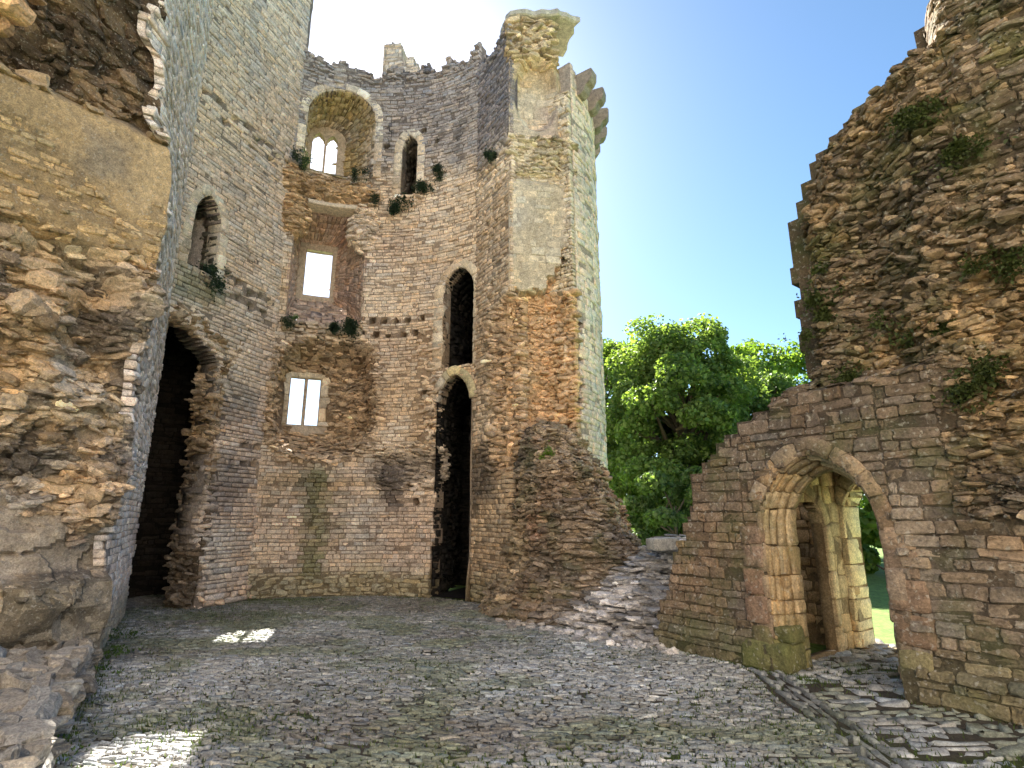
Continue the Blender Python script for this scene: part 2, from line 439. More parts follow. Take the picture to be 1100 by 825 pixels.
def pcol(u, v):
    c = np.tile(C3(.26, .27, .265), np.shape(u)+(1,)); n = fbm(u*.6, v*.8, 1, 4, 3)
    c = stain(c, u, v, ss(n, .0, .4), C3(.35, .365, .375)); c = stain(c, u, v, ss(-n, .05, .4), C3(.18, .17, .16), .8)
    c = stain(c, u, v, ss(v, 8.5, 12)*.5, C3(.16, .15, .13))
    return stain(c, u, v, ss(fbm(u*1.3, v*1.6, 5, 3, 9), .0, .35)*.6, C3(.14, .17, .09))
rp = np.random.default_rng(3)
def pmap(u, v, d, nb=0):      # rows run across the view, gently winding
    u, v, d = np.broadcast_arrays(u, v, d)
    vv = v+.25*vn(u*.35, v*.2, 8)+.06*vn(u*1.3, v*.8, 8)
    return gmap(u+.08*vn(u, v*1.2, 5), vv, d)
lay(mb, pmap, -8, 4.6, 2.2, 13.8, lambda u, v: inpave(u, v) & ((u < drain_x(v)-.16) | (dH(u, v) > 9)), pcol, L=.12, H=.041, rubble=lambda u, v: .28+.2*fbm(u, v, 2), rng=rp,
    wob=.02, prot=.010, drop=.05, depj=.11, back=.05, var=.24, gap=.0075)
lay(mb, gmap, 2, 6, 2.2, 9.4, lambda u, v: inpave(u, v) & (u > drain_x(v)+.16), lambda u, v: pcol(u, v)*1.05, L=.22, H=.10, rubble=lambda u, v: .4+0*u, rng=rp,
    wob=.05, prot=.008, drop=.10, depj=.18, back=.05, var=.2, gap=.009)
tag(mb.build('paving', M_PAVE), kind='structure')
mb = MB()
for k, off in enumerate((-.11, -.035, .035, .11)):
    y = 3.0
    while y < 6.7:
        l = rp.uniform(.14, .34)
        put_stones(mb, gmap, np.array([drain_x(y+l/2)+off]), np.array([y+l/2]), np.array([.032]), np.array([l/2]), np.array([.028 if k in (0, 3) else .006]),
                   np.array([.3]), np.array([pcol(np.array(2.6), np.array(y))*rp.uniform(.65, 1.1)]), 2, 3, back=.05, rng=rp)
        y += l
tag(mb.build('paving_drain', M_PAVE), kind='structure')

# ================================================================== BACK TOWER
tower = empty('castle_tower', (-2, 13, 0), 'tall roofless round castle tower of pale rubble, hollow side towards the courtyard', 'tower')
BWp = Path([(-5.53, 12.4), (-4.9, 12.78), (-4.0, 12.98), (-3.0, 13.0), (-2.1, 12.82), (-1.45, 12.55), (-.87, 12.2)], 2)
UL = BWp.len
putlog = [(1.9, 6.42), (2.2, 6.37), (2.5, 6.36), (2.8, 6.36), (3.1, 6.35), (3.45, 6.38), (1.95, 6.05), (2.3, 6.02), (2.62, 6.0), (3.0, 6.0), (3.3, 6.02), (3.5, 2.0), (3.3, 2.35), (3.6, 4.5), (3.3, 11.7), (3.35, 10.0), (2.3, 11.3), (3.7, 11.3), (2.7, 11.65)]
def bw_base(u, z):
    n = fbm(u*1.1, z*1.1, 5.5, 3, 2)
    # the broken bowl round the low window
    rr = (np.abs((u-1.2)/1.22)**3.5+np.abs((z-4.42)/1.5)**3.5)**.29+.13*n
    b = -.95*(1-ss(rr, .60, 1.0))+.16*fbm(u*2.6, z*2.6, 4, 3, 22)*(1-ss(rr, .9, 1.05))
    # the loss beside the slit doorway
    e = box(u, z, 3.1, 4.4, 2.35, 3.3, .3)*.28+box(u, z, 2.55, 4.4, 2.6, 3.0, .2)*.15
    b = b-e+.03*n+.10*ss(-z, -1.0, -.2)*1
    for a, c in putlog: b = b-.29*box(u, z, a-.06, a+.06, c-.052, c+.052, .01)
    b = b+.12*box(u, z, -.2, 3.2, 2.45, 2.75, .12)
    return b
BW = wallmap(BWp, bw_base)
BWf = wallmap(BWp)
F1 = prof_round(.22, 1.98, 10.35, 12.0, 12.95); B1 = prof_round(.42, 1.07, 11.0, 12.2, 12.7)
F2 = prof_rect(.18, 1.92, 6.22, 9.45); B2 = prof_rect(.50, 1.08, 7.36, 8.95)
W3 = prof_round(.40, 1.18, 3.84, 5.14, 5.26)
F4 = prof_pointed(2.72, 3.16, 9.85, 11.2, 11.62)                     # small upper window
SU0, SU1 = UL-.97, UL-.03
F5 = prof_pointed(SU0+.06, SU1, 5.05, 6.95, 7.55)
F6 = prof_pointed(SU0+.02, SU1-.06, 0, 4.25, 4.88)
def bw_rim(u): return 14.0-.25*ss(u, 0, 1.8)+.16*fbm(u*2.2, 0*u, 1.5, 3)+.12*np.floor(2*vn(u*3, 0*u, 2.))
def bw_in(u, z):
    k = (z < bw_rim(u)) & (u < UL+.02)
    for P in (F1, F2, F4, F5): k &= ~in_prof(P, u, z)
    jag = .10*fbm(z*3.1, z*0+4, 1, 3)
    k &= ~in_prof(F6, u, z)
    k &= ~((u > SU0-.03-.16*ss(z, 2.2, 2.9)*(1-ss(z, 3.9, 4.4))+jag) & (u < SU1) & (z < 4.25))
    k &= ~in_prof(W3, u, z)
    return k
def bw_hole(u, z):
    k = np.zeros(np.shape(u), bool)
    for a, c in putlog: k |= (abs(u-a) < .10) & (abs(z-c) < .058)
    return k | in_prof(prof_round(.30, 1.28, 3.7, 5.0, 5.25), u, z)
def bw_rub(u, z):
    rr = (np.abs((u-1.2)/1.3)**3.5+np.abs((z-4.42)/1.56)**3.5)**.29+.13*fbm(u*1.1, z*1.1, 5.5, 3, 2)
    r = .14+.75*(1-ss(rr, .9, 1.1))
    r = np.maximum(r, .75*box(u, z, 2.6, 4.4, 2.3, 3.25, .25)); r = np.maximum(r, .6*ss(z, 12.9, 13.4)); r = np.maximum(r, .7*box(u, z, 0, 2.2, 9.45, 10.4, .15))
    r = np.maximum(r, .55*(1-ss(z, .25, .7))); r = np.maximum(r, .7*box(u, z, 3.35, 4, 3.2, 6.1, .12)*1)
    return r
def bw_col(u, z):
    c = base_col(u, z, 1, C3(.60, .475, .35), C3(.70, .60, .49), C3(.48, .42, .375)); n = fbm(u*1.6, z*1.2, 3.3, 4, 8); m = fbm(u*3, z*.8, 6.6, 4, 12)
    c = stain(c, u, z, ss(z+1.2*n, 9.6, 11.2), C3(.32, .305, .31), .85)              # grey lichen on the upper wall
    c = stain(c, u, z, ss(z+1.2*n, 9.6, 11.2)*ss(m, .1, .45), C3(.10, .10, .11), .75)
    c = stain(c, u, z, box(u, z, 1.9, 3.4, 5.2, 8.6, .5)*ss(n, -.3, .3), C3(.50, .37, .28), .5)
    rr = (np.abs((u-1.2)/1.3)**3.5+np.abs((z-4.42)/1.56)**3.5)**.29
    c = stain(c, u, z, (1-ss(rr, .8, 1.1)), C3(.40, .30, .20), .7)
    c = stain(c, u, z, box(u, z, -.3, 4, .7, 2.3, .3)*ss(n, -.15, .3), C3(.58, .45, .36), .5)
    c = stain(c, u, z, box(u+.25*n, z, 1.05, 1.75, .3, 2.8, .2)*ss(m, -.4, .2), C3(.16, .17, .08), .85)   # green run under the low window
    c = stain(c, u, z, box(u+.3*n, z, .2, 1.2, 1.6, 2.7, .3)*ss(m, -.3, .3), C3(.14, .14, .10), .8)
    c = stain(c, u, z, box(u+.3*n, z+.2*n, 2.6, 3.25, 1.9, 2.9, .15), C3(.075, .065, .065), .85)           # soot
    c = stain(c, u, z, box(u+.3*n, z, 2.3, 4.3, 2.4, 3.1, .2), DARK*1.4, .6)
    c = stain(c, u, z, box(u, z+.3*n, -1, 5, -1, .55, .2), C3(.30, .28, .17), .7)
    c = stain(c, u, z, box(u+.3*n, z+.2*n, 1.9, 2.3, .8, 2.0, .15), WHT, .45)
    return c
rb = np.random.default_rng(11)
mb = MB()
bwc = lambda u, z: bw_col(u, z)*C3(.9, .85, .8)
core(mb, BW, -.3, 2.62, -.2, 14.4, bw_in, bwc, cell=.045, T=1.45, rec=.015, cv=.62)
core(mb, BW, 2.6, UL+.3, -.2, 14.4, bw_in, bwc, cell=.045, T=.35, rec=.015, cv=.62)
core(mb, lambda u, z, d, nb=0: BWf(u, z, d-.33), 2.6, UL+.3, -.2, 14.4, lambda u, z: bw_in(u, z) & ~((u > SU0-.35) & (z < 7.9)) & ~((u > 2.4) & (u < 3.5) & (z > 9.6) & (z < 12)) & ~((u < 1.6) & (z > 3.4) & (z < 5.7)), bw_col, cell=.09, T=1.1, rec=0)
lay(mb, BW, -.06, UL+.02, 0, 14.3, bw_in, bw_col, L=.21, H=.082, rubble=bw_rub, nostone=bw_hole, rng=rb, var=.13, gap=.007)
scatter(mb, BW, 150, (.0, 2.5, 2.8, 5.95, lambda u, z: (bw_rub(u, z) > .6) & ~bw_hole(u, z)), lambda u, z: bw_col(u, z)*1.1, (.05, .14), (.03, .15), rb)
scatter(mb, BW, 160, (2.6, UL, 2.3, 3.3, bw_in), bw_col, (.05, .13), (.03, .14), rb)
slab_on(mb, BW, 1400, (-.1, 2.6, 2.8, 6.0, lambda u, z: (bw_rub(u, z) > .55) & ~bw_hole(u, z)), bw_col, rb, sz=(.03, .09), dep=(-.03, .08), tilt=.3)
slab_on(mb, BW, 260, (2.5, UL-.95, 2.3, 3.25), bw_col, rb, sz=(.05, .12), dep=(-.04, .07))
slab_on(mb, BW, 150, (UL-1.25, UL-1.0, 2.2, 4.4), lambda u, z: bw_col(u, z), rb, sz=(.05, .12), dep=(-.35, .03))
slab_on(mb, BW, 170, (0, UL, 13.3, 14.1, lambda u, z: abs(z-bw_rim(u)) < .06), bw_col, rb, sz=(.05, .13), dep=(-.5, .03))
mb.build('curved_wall', M_ST, tower, smooth=False)

# rubble lining of the embrasures
def embrasure(P, Q, D, colf, name, plate_in=None, L=.2, H=.1, T=.3, rub=.25, par=BWf, plate=True):
    A, Bq = matchprof(P, Q); f = revmap(par, A, Bq, D)
    mb = MB(); core(mb, f, 0, A.len, -.02, D+.02, ALL, colf, cell=.06, closed=False, rec=.03, cv=.6)
    lay(mb, f, 0, A.len, 0, D, ALL, colf, L=H*1.1, H=L, rubble=lambda u, v: rub+0*u, rng=rb, prot=-.005, back=.06)
    # sill
    pu0, pz0 = P[0]; pu1 = P[-1][0]; qu0, qz0 = Q[0]; qu1 = Q[-1][0]
    def sm(u, v, d, nb=0):
        u, v, d = np.broadcast_arrays(u, v, d); t = v/D
        return par((pu0+(qu0-pu0)*t)*(1-u)+(pu1+(qu1-pu1)*t)*u, pz0+(qz0-pz0)*t+d, -v)
    core(mb, sm, 0, 1, 0, D+.05, ALL, colf, cell=.05, closed=False, rec=.02, cv=.6)
    lay(mb, sm, 0, 1, 0, D, ALL, colf, L=.15, H=.13, rubble=lambda u, v: .5+0*u, rng=rb, back=.05)
    return mb.build(name, M_ST, tower)
def pinkcol(u, v): return base_col(u, v, 4, PINK, C3(.52, .41, .33), C3(.4, .36, .33))
e1 = embrasure(F1, B1, 1.42, lambda u, v: base_col(u, v, 6, C3(.40, .33, .19), PALE, GREY), 'window_recess')
e2 = embrasure(F2, B2, 1.42, pinkcol, 'window_recess', rub=.1)
# window wall round the low window
AW, BWq = matchprof(W3, W3)
mb = MB(); f = revmap(BW, Prof(W3)); core(mb, f, 0, AW.len, 0, .7, ALL, lambda u, v: base_col(u, v, 3), cell=.06, closed=False, rec=.0)
mb.build('window_recess', M_ST, tower)

def frame(P, w, d0, par, name, colf=lambda u, v: base_col(u, v, 9, PALE, C3(.6, .54, .44), TAN), L=.27, mull=None, dep=.12, base=0., mat=None, parent=tower, rough=.08, sill=False, back=None):
    """dressed stone surround laid along an opening outline"""
    mb = MB(); pf = Prof(P)
    rm = ringmap(lambda a, b, d: par(a, b, d+base), pf)
    lay(mb, rm, 0, pf.len, 0, w*.99, ALL, colf, L=L, H=w, rubble=lambda u, v: rough+0*u, rng=np.random.default_rng(5), prot=d0, drop=0, wob=0, nx=4, ny=3, back=back or dep, gap=.004)
    s = stone_list(0, pf.len, 0, dep, ALL, L, dep, np.random.default_rng(5))
    rv = revmap(lambda a, b, d: par(a, b, d+base+d0), pf)
    uc, vc, hw, hh = s.T
    put_stones(mb, rv, uc, np.full(len(uc), dep/2), hw, np.full(len(uc), dep/2), np.full(len(uc), .006), np.full(len(uc), rough), colf(uc, vc)*1., 4, 2, back=.03, rng=rb)
    for (ua, ub, za, zb) in (mull or []):
        put_stones(mb, lambda a, b, d: par(a, b, d+base), np.array([(ua+ub)/2]), np.array([(za+zb)/2]), np.array([(ub-ua)/2]), np.array([(zb-za)/2]), np.array([0.]), np.array([.0]),
                   np.array([PALE]), 3, 6, back=.14, gap=0, rng=rb)
    return mb.build(name, mat or M_DRESS, parent)
# plates at the back of the embrasures with the actual lights
def plate(P, lights, D, T, name):
    mb = MB()
    A = np.array(P); c = A.mean(0); big = c+(A-c)*1.5
    ins = lambda u, z: in_prof(big, u, z) & ~np.any([in_prof(q, u, z) for q in lights], axis=0)
    f = lambda u, z, d, nb=0: BWf(u, z, d-D)
    core(mb, f, big[:, 0].min(), big[:, 0].max(), big[:, 1].min(), big[:, 1].max(), ins, lambda u, v: base_col(u, v, 9, PALE, PALE, TAN), cell=.02, T=T, rec=0, amp=.004, cv=.9)
    return mb.build(name, M_DRESS, tower)
plate(B1, [prof_pointed(.52, .715, 11.08, 12.2, 12.46), prof_pointed(.765, .96, 11.08, 12.2, 12.46)], 1.36, .2, 'window_frame')
plate(B2, [prof_rect(.60, 1.04, 7.46, 8.78)], 1.36, .2, 'window_frame')
plate(W3, [prof_rect(.53, .75, 3.90, 5.08), prof_rect(.80, 1.02, 3.90, 5.08)], 1.0, .10, 'window_frame')
frame(prof_rect(.50, 1.05, 3.88, 5.10), .17, .03, BWf, 'window_surround', base=-.98, L=.3)
frame(F1, .17, .015, BWf, 'arch_surround', dep=.25)
frame(F4, .17, .02, BWf, 'arch_surround', dep=.3)
frame(F5[3:], .17, .015, BWf, 'arch_surround', dep=.3)
frame(F5[:5], .20, .012, BWf, 'door_jamb', dep=.3)
g6 = lambda u, v: base_col(u, v, 9, C3(.34, .33, .19), C3(.42, .38, .25), GREY)
frame(F6[2:-2], .17, .03, BWf, 'arch_surround', colf=g6, dep=.2)
# niche walls behind the slit openings and the small upper window
def niche(P, D, parent, par, colf=lambda u, v: base_col(u, v, 3, C3(.20, .17, .14), C3(.25, .22, .18), C3(.15, .14, .13)), name='passage_lining', mat=M_SHADE, widen=0., slant=0.):
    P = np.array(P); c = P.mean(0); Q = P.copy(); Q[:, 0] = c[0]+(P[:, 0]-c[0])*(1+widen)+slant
    A, Bq = matchprof(P, Q); f = revmap(par, A, Bq, D); mb = MB()
    core(mb, f, 0, A.len, 0, D, ALL, colf, cell=.08, closed=False, rec=.03, cv=.6)
    lay(mb, f, 0, A.len, 0.05, D, ALL, colf, L=.11, H=.2, rubble=lambda u, v: .3+0*u, rng=rb, back=.05)
    e = .5
    ins = lambda u, z: (u > Q[:, 0].min()-e) & (u < Q[:, 0].max()+e) & (z > P[:, 1].min()-.2) & (z < P[:, 1].max()+e)
    bm = lambda u, z, d, nb=0: par(u, z, d-D)
    core(mb, bm, Q[:, 0].min()-e, Q[:, 0].max()+e, P[:, 1].min()-.2, P[:, 1].max()+e, ins, colf, cell=.08, T=.3, rec=.02, cv=.6)
    lay(mb, bm, Q[:, 0].min()-.1, Q[:, 0].max()+.1, P[:, 1].min(), P[:, 1].max(), ALL, colf, L=.2, H=.085, rubble=lambda u, v: .2+0*u, rng=rb)
    # floor of the opening
    def fl(u, v, d, nb=0):
        u, v, d = np.broadcast_arrays(u, v, d); return par(u, P[:, 1].min()+d+.02, -v)
    if P[:, 1].min() > -.3: core(mb, fl, P[:, 0].min()-.1, P[:, 0].max()+.1, 0, D, ALL, colf, cell=.08, closed=False, rec=.0, cv=.7)
    return mb.build(name, mat, parent)
dk = lambda u, v: base_col(u, v, 3, C3(.022, .020, .018), C3(.034, .031, .028), C3(.018, .018, .018))  # near-black stone colour standing in for the shade inside the slits
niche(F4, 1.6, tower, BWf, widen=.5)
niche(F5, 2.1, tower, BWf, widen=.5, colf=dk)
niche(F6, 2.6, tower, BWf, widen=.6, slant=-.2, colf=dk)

# lintel slab and broken vault springers over the middle embrasure
mb = MB()
put_stones(mb, BWf, np.array([1.05]), np.array([9.40]), np.array([.62]), np.array([.06]), np.array([.12]), np.array([.03]), np.array([PALE]), 6, 2, back=1.0, rng=rb)
mb.build('lintel', M_DRESS, tower)
mb = MB()
def bulge(cu, cz, ru, rz, dd):
    def f(u, v, d, nb=0):
        k = np.clip(1-((u-cu)/ru)**2-((v-cz)/rz)**2, 0, 1); return BWf(u, v, d+dd*np.sqrt(k)-.1)
    return f
orc = lambda u, v: base_col(u, v, 2, ORG, C3(.45, .34, .22), BRN)
for (cu, cz, ru, rz, dd) in ((.12, 9.0, .38, .62, .28), (1.86, 8.85, .40, .65, .22), (1.0, 9.85, 1.25, .34, .26), (.05, 9.9, .5, .4, .3), (2.9, 9.6, .45, .22, .2)):
    scatter(mb, bulge(cu, cz, ru, rz, dd), int(260*ru*rz/.25), (cu-ru, cu+ru, cz-rz, cz+rz, lambda u, v: ((u-cu)/ru)**2+((v-cz)/rz)**2 < 1), orc if dd > .25 else bw_col, (.05, .12), (-.03, .05), rb)
    slab_on(mb, bulge(cu, cz, ru, rz, dd), int(130*ru*rz/.25), (cu-ru, cu+ru, cz-rz, cz+rz, lambda u, v: ((u-cu)/ru)**2+((v-cz)/rz)**2 < 1), orc if dd > .25 else bw_col, rb, sz=(.05, .12), dep=(-.04, .06))
# ledge under the middle embrasure
lay(mb, lambda u, v, d, nb=0: BWf(u, v, d+.12), .1, 2.0, 5.95, 6.20, ALL, lambda u, v: base_col(u, v, 2, C3(.24, .23, .15), TAN, GREY), L=.2, H=.09, rubble=lambda u, v: .5+0*u, rng=rb, back=.3)
mb.build('broken_springing', M_ST, tower, smooth=False)

# ---- corner mass: left return, front and round outside
K = (-.05, 11.0)
TLp = Path([(-.87, 12.2), K]); TFp = Path([K, (1.4, 11.2)])
th = np.linspace(radians(-42.4), radians(85), 24)
TRp = Path([(-.9+3.11*cos(t), 13.3+3.11*sin(t)) for t in th])
TLL = TLp.len; TRL = TRp.len
def tl_base(u, z):
    n = fbm(u*1.4+7, z*1.2, 5, 3, 4)
    b = -.30*ss(u, TLL-.75+.25*n, TLL-.05)*(1-ss(z+.5*n, 6.0, 6.35))*ss(z+.3*n, 2.35, 2.7)
    for a, c in ((.7, 6.7), (.45, 5.3), (.75, 4.3), (.5, 8.3)): b = b-.3*box(u, z, a-.06, a+.06, c-.09, c+.09, .02)
    return b+.02*n
TL = wallmap(TLp, tl_base)
def tzb(u): return 6.35+.32*(u > .82)+.28*(u > 1.0)+.42*(u > 1.14)+.05*vn(u*9, u*0, 4)
def tf_base(u, z):
    n = fbm(u*1.4, z*1.3, 5, 3, 14); m = fbm(u*3.4, z*3.3, 5, 2, 15)
    lo = 1-ss(z-tzb(u), -.05, .03)
    b = -.34*lo+(.14*n+.05*m)*lo
    b = b-.25*(1-ss(np.sqrt(((u-.62)/.55)**2+((z-11.3)/1.05)**2), .75, 1.02))      # shallow hollow below the cap
    b = b-.35*ss(u, 1.05, 1.4)*ss(z, 9.9, 10.3)
    b = b-.10*ss(z, 8.9, 9.1)*(1-ss(z, 9.9, 10.0))*1+.05*n*ss(z, 8.8, 9)*(1-ss(z, 10, 10.2))
    return b
TF = wallmap(TFp, tf_base)
def tl_in(u, z): return (z < 13.35+.25*fbm(u*3, u*0, 4, 2)-.35*(1-ss(u, .3, TLL))) & (u > 0)
def tf_in(u, z): return (z < 13.35) & (u < TFp.len+.02-.42*ss(z, 11.7, 12.3)-.1*ss(z, 10, 10.4))
def tl_rub(u, z):
    n = fbm(u*1.4+7, z*1.2, 5, 3, 4)
    r = .14+.7*ss(u, TLL-.8+.25*n, TLL-.5+.2*n)*(1-ss(z+.4*n, 6.1, 6.35))*ss(z+.3*n, 2.35, 2.7)
    return np.maximum(r, .6*ss(z, 12.4, 13)+.5*box(u, z, .3, 2, 9.4, 10.3, .2))
def tf_rub(u, z):
    n = fbm(u*1.4, z*1.3, 5, 3, 14)
    r = .07+.85*(1-ss(z-tzb(u), -.06, .04)); r = np.maximum(r, .65*box(u, z+.2*n, -1, 2, 9.0, 10.1, .12)); r = np.maximum(r, .75*ss(z+.3*n, 12.05, 12.35))
    return np.maximum(r, .7*box(u, z, 1.0, 1.6, 6.2, 7.1+.3, .1))
def tl_col(u, z):
    c = bw_col(u+3.2, np.maximum(z, 3.6)*1.0); n = fbm(u*1.6, z*1.2, 3, 4, 18)
    c = stain(c, u, z, (1-ss(z, 3.0, 3.6)), TAN); c = stain(c, u, z, box(u, z, -1, 3, 4, 9, .5), C3(.46, .36, .27), .6)
    r = tl_rub(u, z); c = stain(c, u, z, ss(r, .4, .8)*(1-ss(z, 6.3, 7)), C3(.50, .36, .24), .8)
    c = stain(c, u, z, box(u+.2*n, z+.3*n, -.2, .85, 1.9, 3.2, .25), DARK, .8)
    c = stain(c, u, z, ss(z, 9.5, 10.5), C3(.22, .21, .23), .75)
    return stain(c, u, z, 1-ss(z+.3*n, .3, .8), C3(.26, .24, .15), .7)
def tf_col(u, z):
    c = base_col(u, z, 21, C3(.55, .48, .37), C3(.62, .55, .44), C3(.47, .45, .42)); n = fbm(u*1.6, z*1.2, 3, 4, 28)
    c = stain(c, u, z, 1-ss(z-tzb(u), -.06, .04), C3(.60, .41, .25), .85)
    c = stain(c, u, z, (1-ss(z+.15*n, 6.25, 6.4))*ss(fbm(u*2, z*2, 1, 3, 44), 0, .4), TAN, .7)
    c = stain(c, u, z, box(u, z+.2*n, -1, 2, 9.0, 10.1, .15)*ss(n, -.4, .3), C3(.33, .29, .2), .8)
    c = stain(c, u, z, ss(z+.3*n, 11.2, 12.0), C3(.47, .36, .22), .7)
    return stain(c, u, z, box(u, z, .7, 1.2, 10, 11.2, .2), C3(.50, .38, .34), .5)
def tr_col(u, z):
    c = base_col(u, z, 25, C3(.68, .57, .47), C3(.73, .63, .53), C3(.58, .50, .44)); n = fbm(u*1.6, z*.8, 3, 4, 38)
    return stain(c, u, z, ss(n, .0, .4), C3(.48, .42, .37), .6)
rt = np.random.default_rng(12)
mb = MB()
core(mb, TL, 0, TLL+.05, -.2, 13.6, lambda u, z: tl_in(u, z) & (u < TLL-.02-.12*(z < 6.4)), tl_col, cell=.05, T=.22, rec=.015)
lay(mb, TL, 0, TLL+.03, 0, 13.6, tl_in, tl_col, L=.2, H=.082, rubble=tl_rub, rng=rt)
scatter(mb, TL, 160, (.6, TLL, 2.6, 6.2), tl_col, (.05, .13), (.03, .13), rt)
slab_on(mb, TL, 260, (.65, TLL, 2.6, 6.2), tl_col, rt, sz=(.05, .12), dep=(-.03, .08), tilt=.3)
mb.build('return_wall', M_ST, tower)
mb = MB()
core(mb, TF, -.02, TFp.len+.05, -.2, 13.4, tf_in, tf_col, cell=.045, T=1.6, rec=.0, cv=.95)
ashlar = lambda u, z: ((z > tzb(u)+.03) & (z < 8.95+.12*vn(u*5, u*0, 9))) | ((z > 10.1) & (z < 12.0))
ti = lambda u, z: tf_in(u, z) & ~ashlar(u, z)
lay(mb, TF, 0, TFp.len, 0, 13.35, ti, tf_col, L=.14, H=.066, rubble=tf_rub, rng=rt)
lay(mb, TF, 0, TFp.len, 6.36, 12.0, lambda u, z: tf_in(u, z) & ashlar(u, z), tf_col, L=.34, H=.15, rubble=tf_rub, rng=rt, wob=.004, var=.07, gap=.005)
scatter(mb, TF, 160, (0, 1.45, 2.6, 6.25), tf_col, (.03, .09), (.0, .08), rt, flat=.4)
slab_on(mb, TF, 900, (0, 1.5, 2.6, 7.3, lambda u, z: z < tzb(u)-.04), tf_col, rt, sz=(.03, .085), dep=(-.03, .05), tilt=.3, flat=.4)
slab_on(mb, TF, 130, (0, 1.1, 12.2, 13.3), tf_col, rt, sz=(.06, .16), dep=(-.03, .1), tilt=.25)
slab_on(mb, TF, 120, (0, 1.45, 9.2, 10.1), tf_col, rt, sz=(.05, .14), dep=(-.03, .1), tilt=.25)
scatter(mb, TF, 90, (0, 1.2, 12.1, 13.3, tf_in), tf_col, (.05, .2), (.0, .16), rt, flat=.35)
scatter(mb, TF, 110, (0, 1.5, 9.2, 10.15, tf_in), tf_col, (.05, .16), (.0, .12), rt, flat=.4)
mb.build('broken_front', M_ST, tower, smooth=False)
mb = MB()
tr_in = lambda u, z: (z < 11.75+.1*vn(u*4, 0*u, 3)+.5*(1-ss(u, .1, .5))) & (u > -.02+.22*np.maximum(0, vn(np.floor(z/.13)*1.3, z*0, 7)+.2)*(z < 6.6))
TR = wallmap(TRp)
core(mb, TR, -.02, TRL, -.2, 12.6, tr_in, tr_col, cell=.08, T=1.2, rec=.012)
lay(mb, TR, 0, TRL, 0, 12.5, tr_in, tr_col, L=.32, H=.13, rubble=lambda u, z: .10+.5*ss(.3-u, 0, .3)*(z < 6.5), rng=rt, wob=.005, var=.05, gap=.002)
ax_, ay_ = TRp.at(0.); an_, am_ = TRp.nr(0.)
EDp = Path([(ax_+.02, ay_), (ax_-an_*1.1-.05, ay_-am_*1.1)])
if EDp.n[0][0] > 0: EDp.n *= -1
ED = wallmap(EDp, lambda u, z: .12+.10*fbm(u*2, z*1.8, 4, 3, 33)*(z < 6.4)+.06)
lay(mb, ED, 0, .9, 0, 11.4, ALL, tf_col, L=.17, H=.085, rubble=lambda u, z: .75-.5*(z > 6.4), rng=rt)
scatter(mb, ED, 120, (0, .7, .3, 6.4), tf_col, (.05, .14), (.0, .12), rt, flat=.45)
mb.build('outer_wall', M_ST, tower)
# pilaster strip left in the broken front
mb = MB()
put_stones(mb, TF, np.array([1.22, 1.22, 1.23]), np.array([4.2, 4.75, 5.2]), np.array([.07]*3), np.array([.3, .25, .2]), np.array([.3, .31, .3]), np.array([.05]*3), np.array([PALE]*3), 3, 4, back=.2, rng=rt)
mb.build('door_jamb', M_DRESS, tower)
# cap slab
def poly_prism(pts, z0, z1, col, jag=.03, n=6, rng=R):
    P = []
    for i in range(len(pts)):
        a, b = np.array(pts[i]), np.array(pts[(i+1) % len(pts)])
        for k in range(n): P.append(a+(b-a)*k/n+rng.normal(0, jag, 2))
    P = np.array(P); m = len(P); c = P.mean(0)
    rings = []
    for (s, z) in ((.93, z0), (1., z0+.03), (1., z1-.03), (.96, z1)):
        q = c+(P-c)*s; rings.append(np.column_stack([q, np.full(m, z)+rng.normal(0, .008, m)]))
    V = np.concatenate(rings+[[[c[0], c[1], z0]], [[c[0], c[1], z1]]]); Q = []; T = []
    for r_ in range(3):
        for i in range(m): Q.append((r_*m+i, r_*m+(i+1) % m, (r_+1)*m+(i+1) % m, (r_+1)*m+i))
    for i in range(m): T.append((4*m, (i+1) % m, i)); T.append((4*m+1, 3*m+i, 3*m+(i+1) % m))
    mb = MB(); mb.add(V, Q, col); mb.T.append(np.array(T)); return mb
poly_prism([(-.04, 10.92), (1.1, 10.9), (1.66, 11.12), (1.34, 12.15), (.3, 12.3), (-.3, 11.5)], 13.36, 13.54, C3(.40, .38, .33)).build('capstone', M_DRESS, tower, smooth=False)
# machicolation corbels
def corbel(u, z, k):
    prof = [(-.2, .18), (.08, .18), (.18, .24), (.23, .36), (.25, .39), (.34, .43), (.40, .53), (.41, .72), (.38, .78), (-.2, .78)]
    mb = MB(); w = .14; x, y = TRp.at(u); nx, ny = TRp.nr(u); t = np.array([-ny, nx]); V = []
    m = len(prof)
    for (s, sh) in ((-w, .96), (-w+.02, 1.), (w-.02, 1.), (w, .96)):
        for (r_, h) in prof: V.append((x+nx*(r_*sh)+t[0]*s, y+ny*(r_*sh)+t[1]*s, z+.4+(h-.4)*sh+random.uniform(-.008, .008)))
    Q = []
    for a in range(3):
        for i in range(m): Q.append((a*m+i, a*m+(i+1) % m, (a+1)*m+(i+1) % m, (a+1)*m+i))
    V.append(tuple(np.mean(V[:m], 0))); V.append(tuple(np.mean(V[3*m:4*m], 0)))
    mb.add(V, Q, C3(.25, .22, .19)*random.uniform(.8, 1.1))
    mb.T.append(np.array([(4*m, (i+1) % m, i) for i in range(m)]+[(4*m+1, 3*m+i, 3*m+(i+1) % m) for i in range(m)]))
    return mb.build('corbel', M_DRESS, tower, smooth=False)
for k in range(6): corbel(.40+k*.66, 11.35+.02*(k % 2), k)
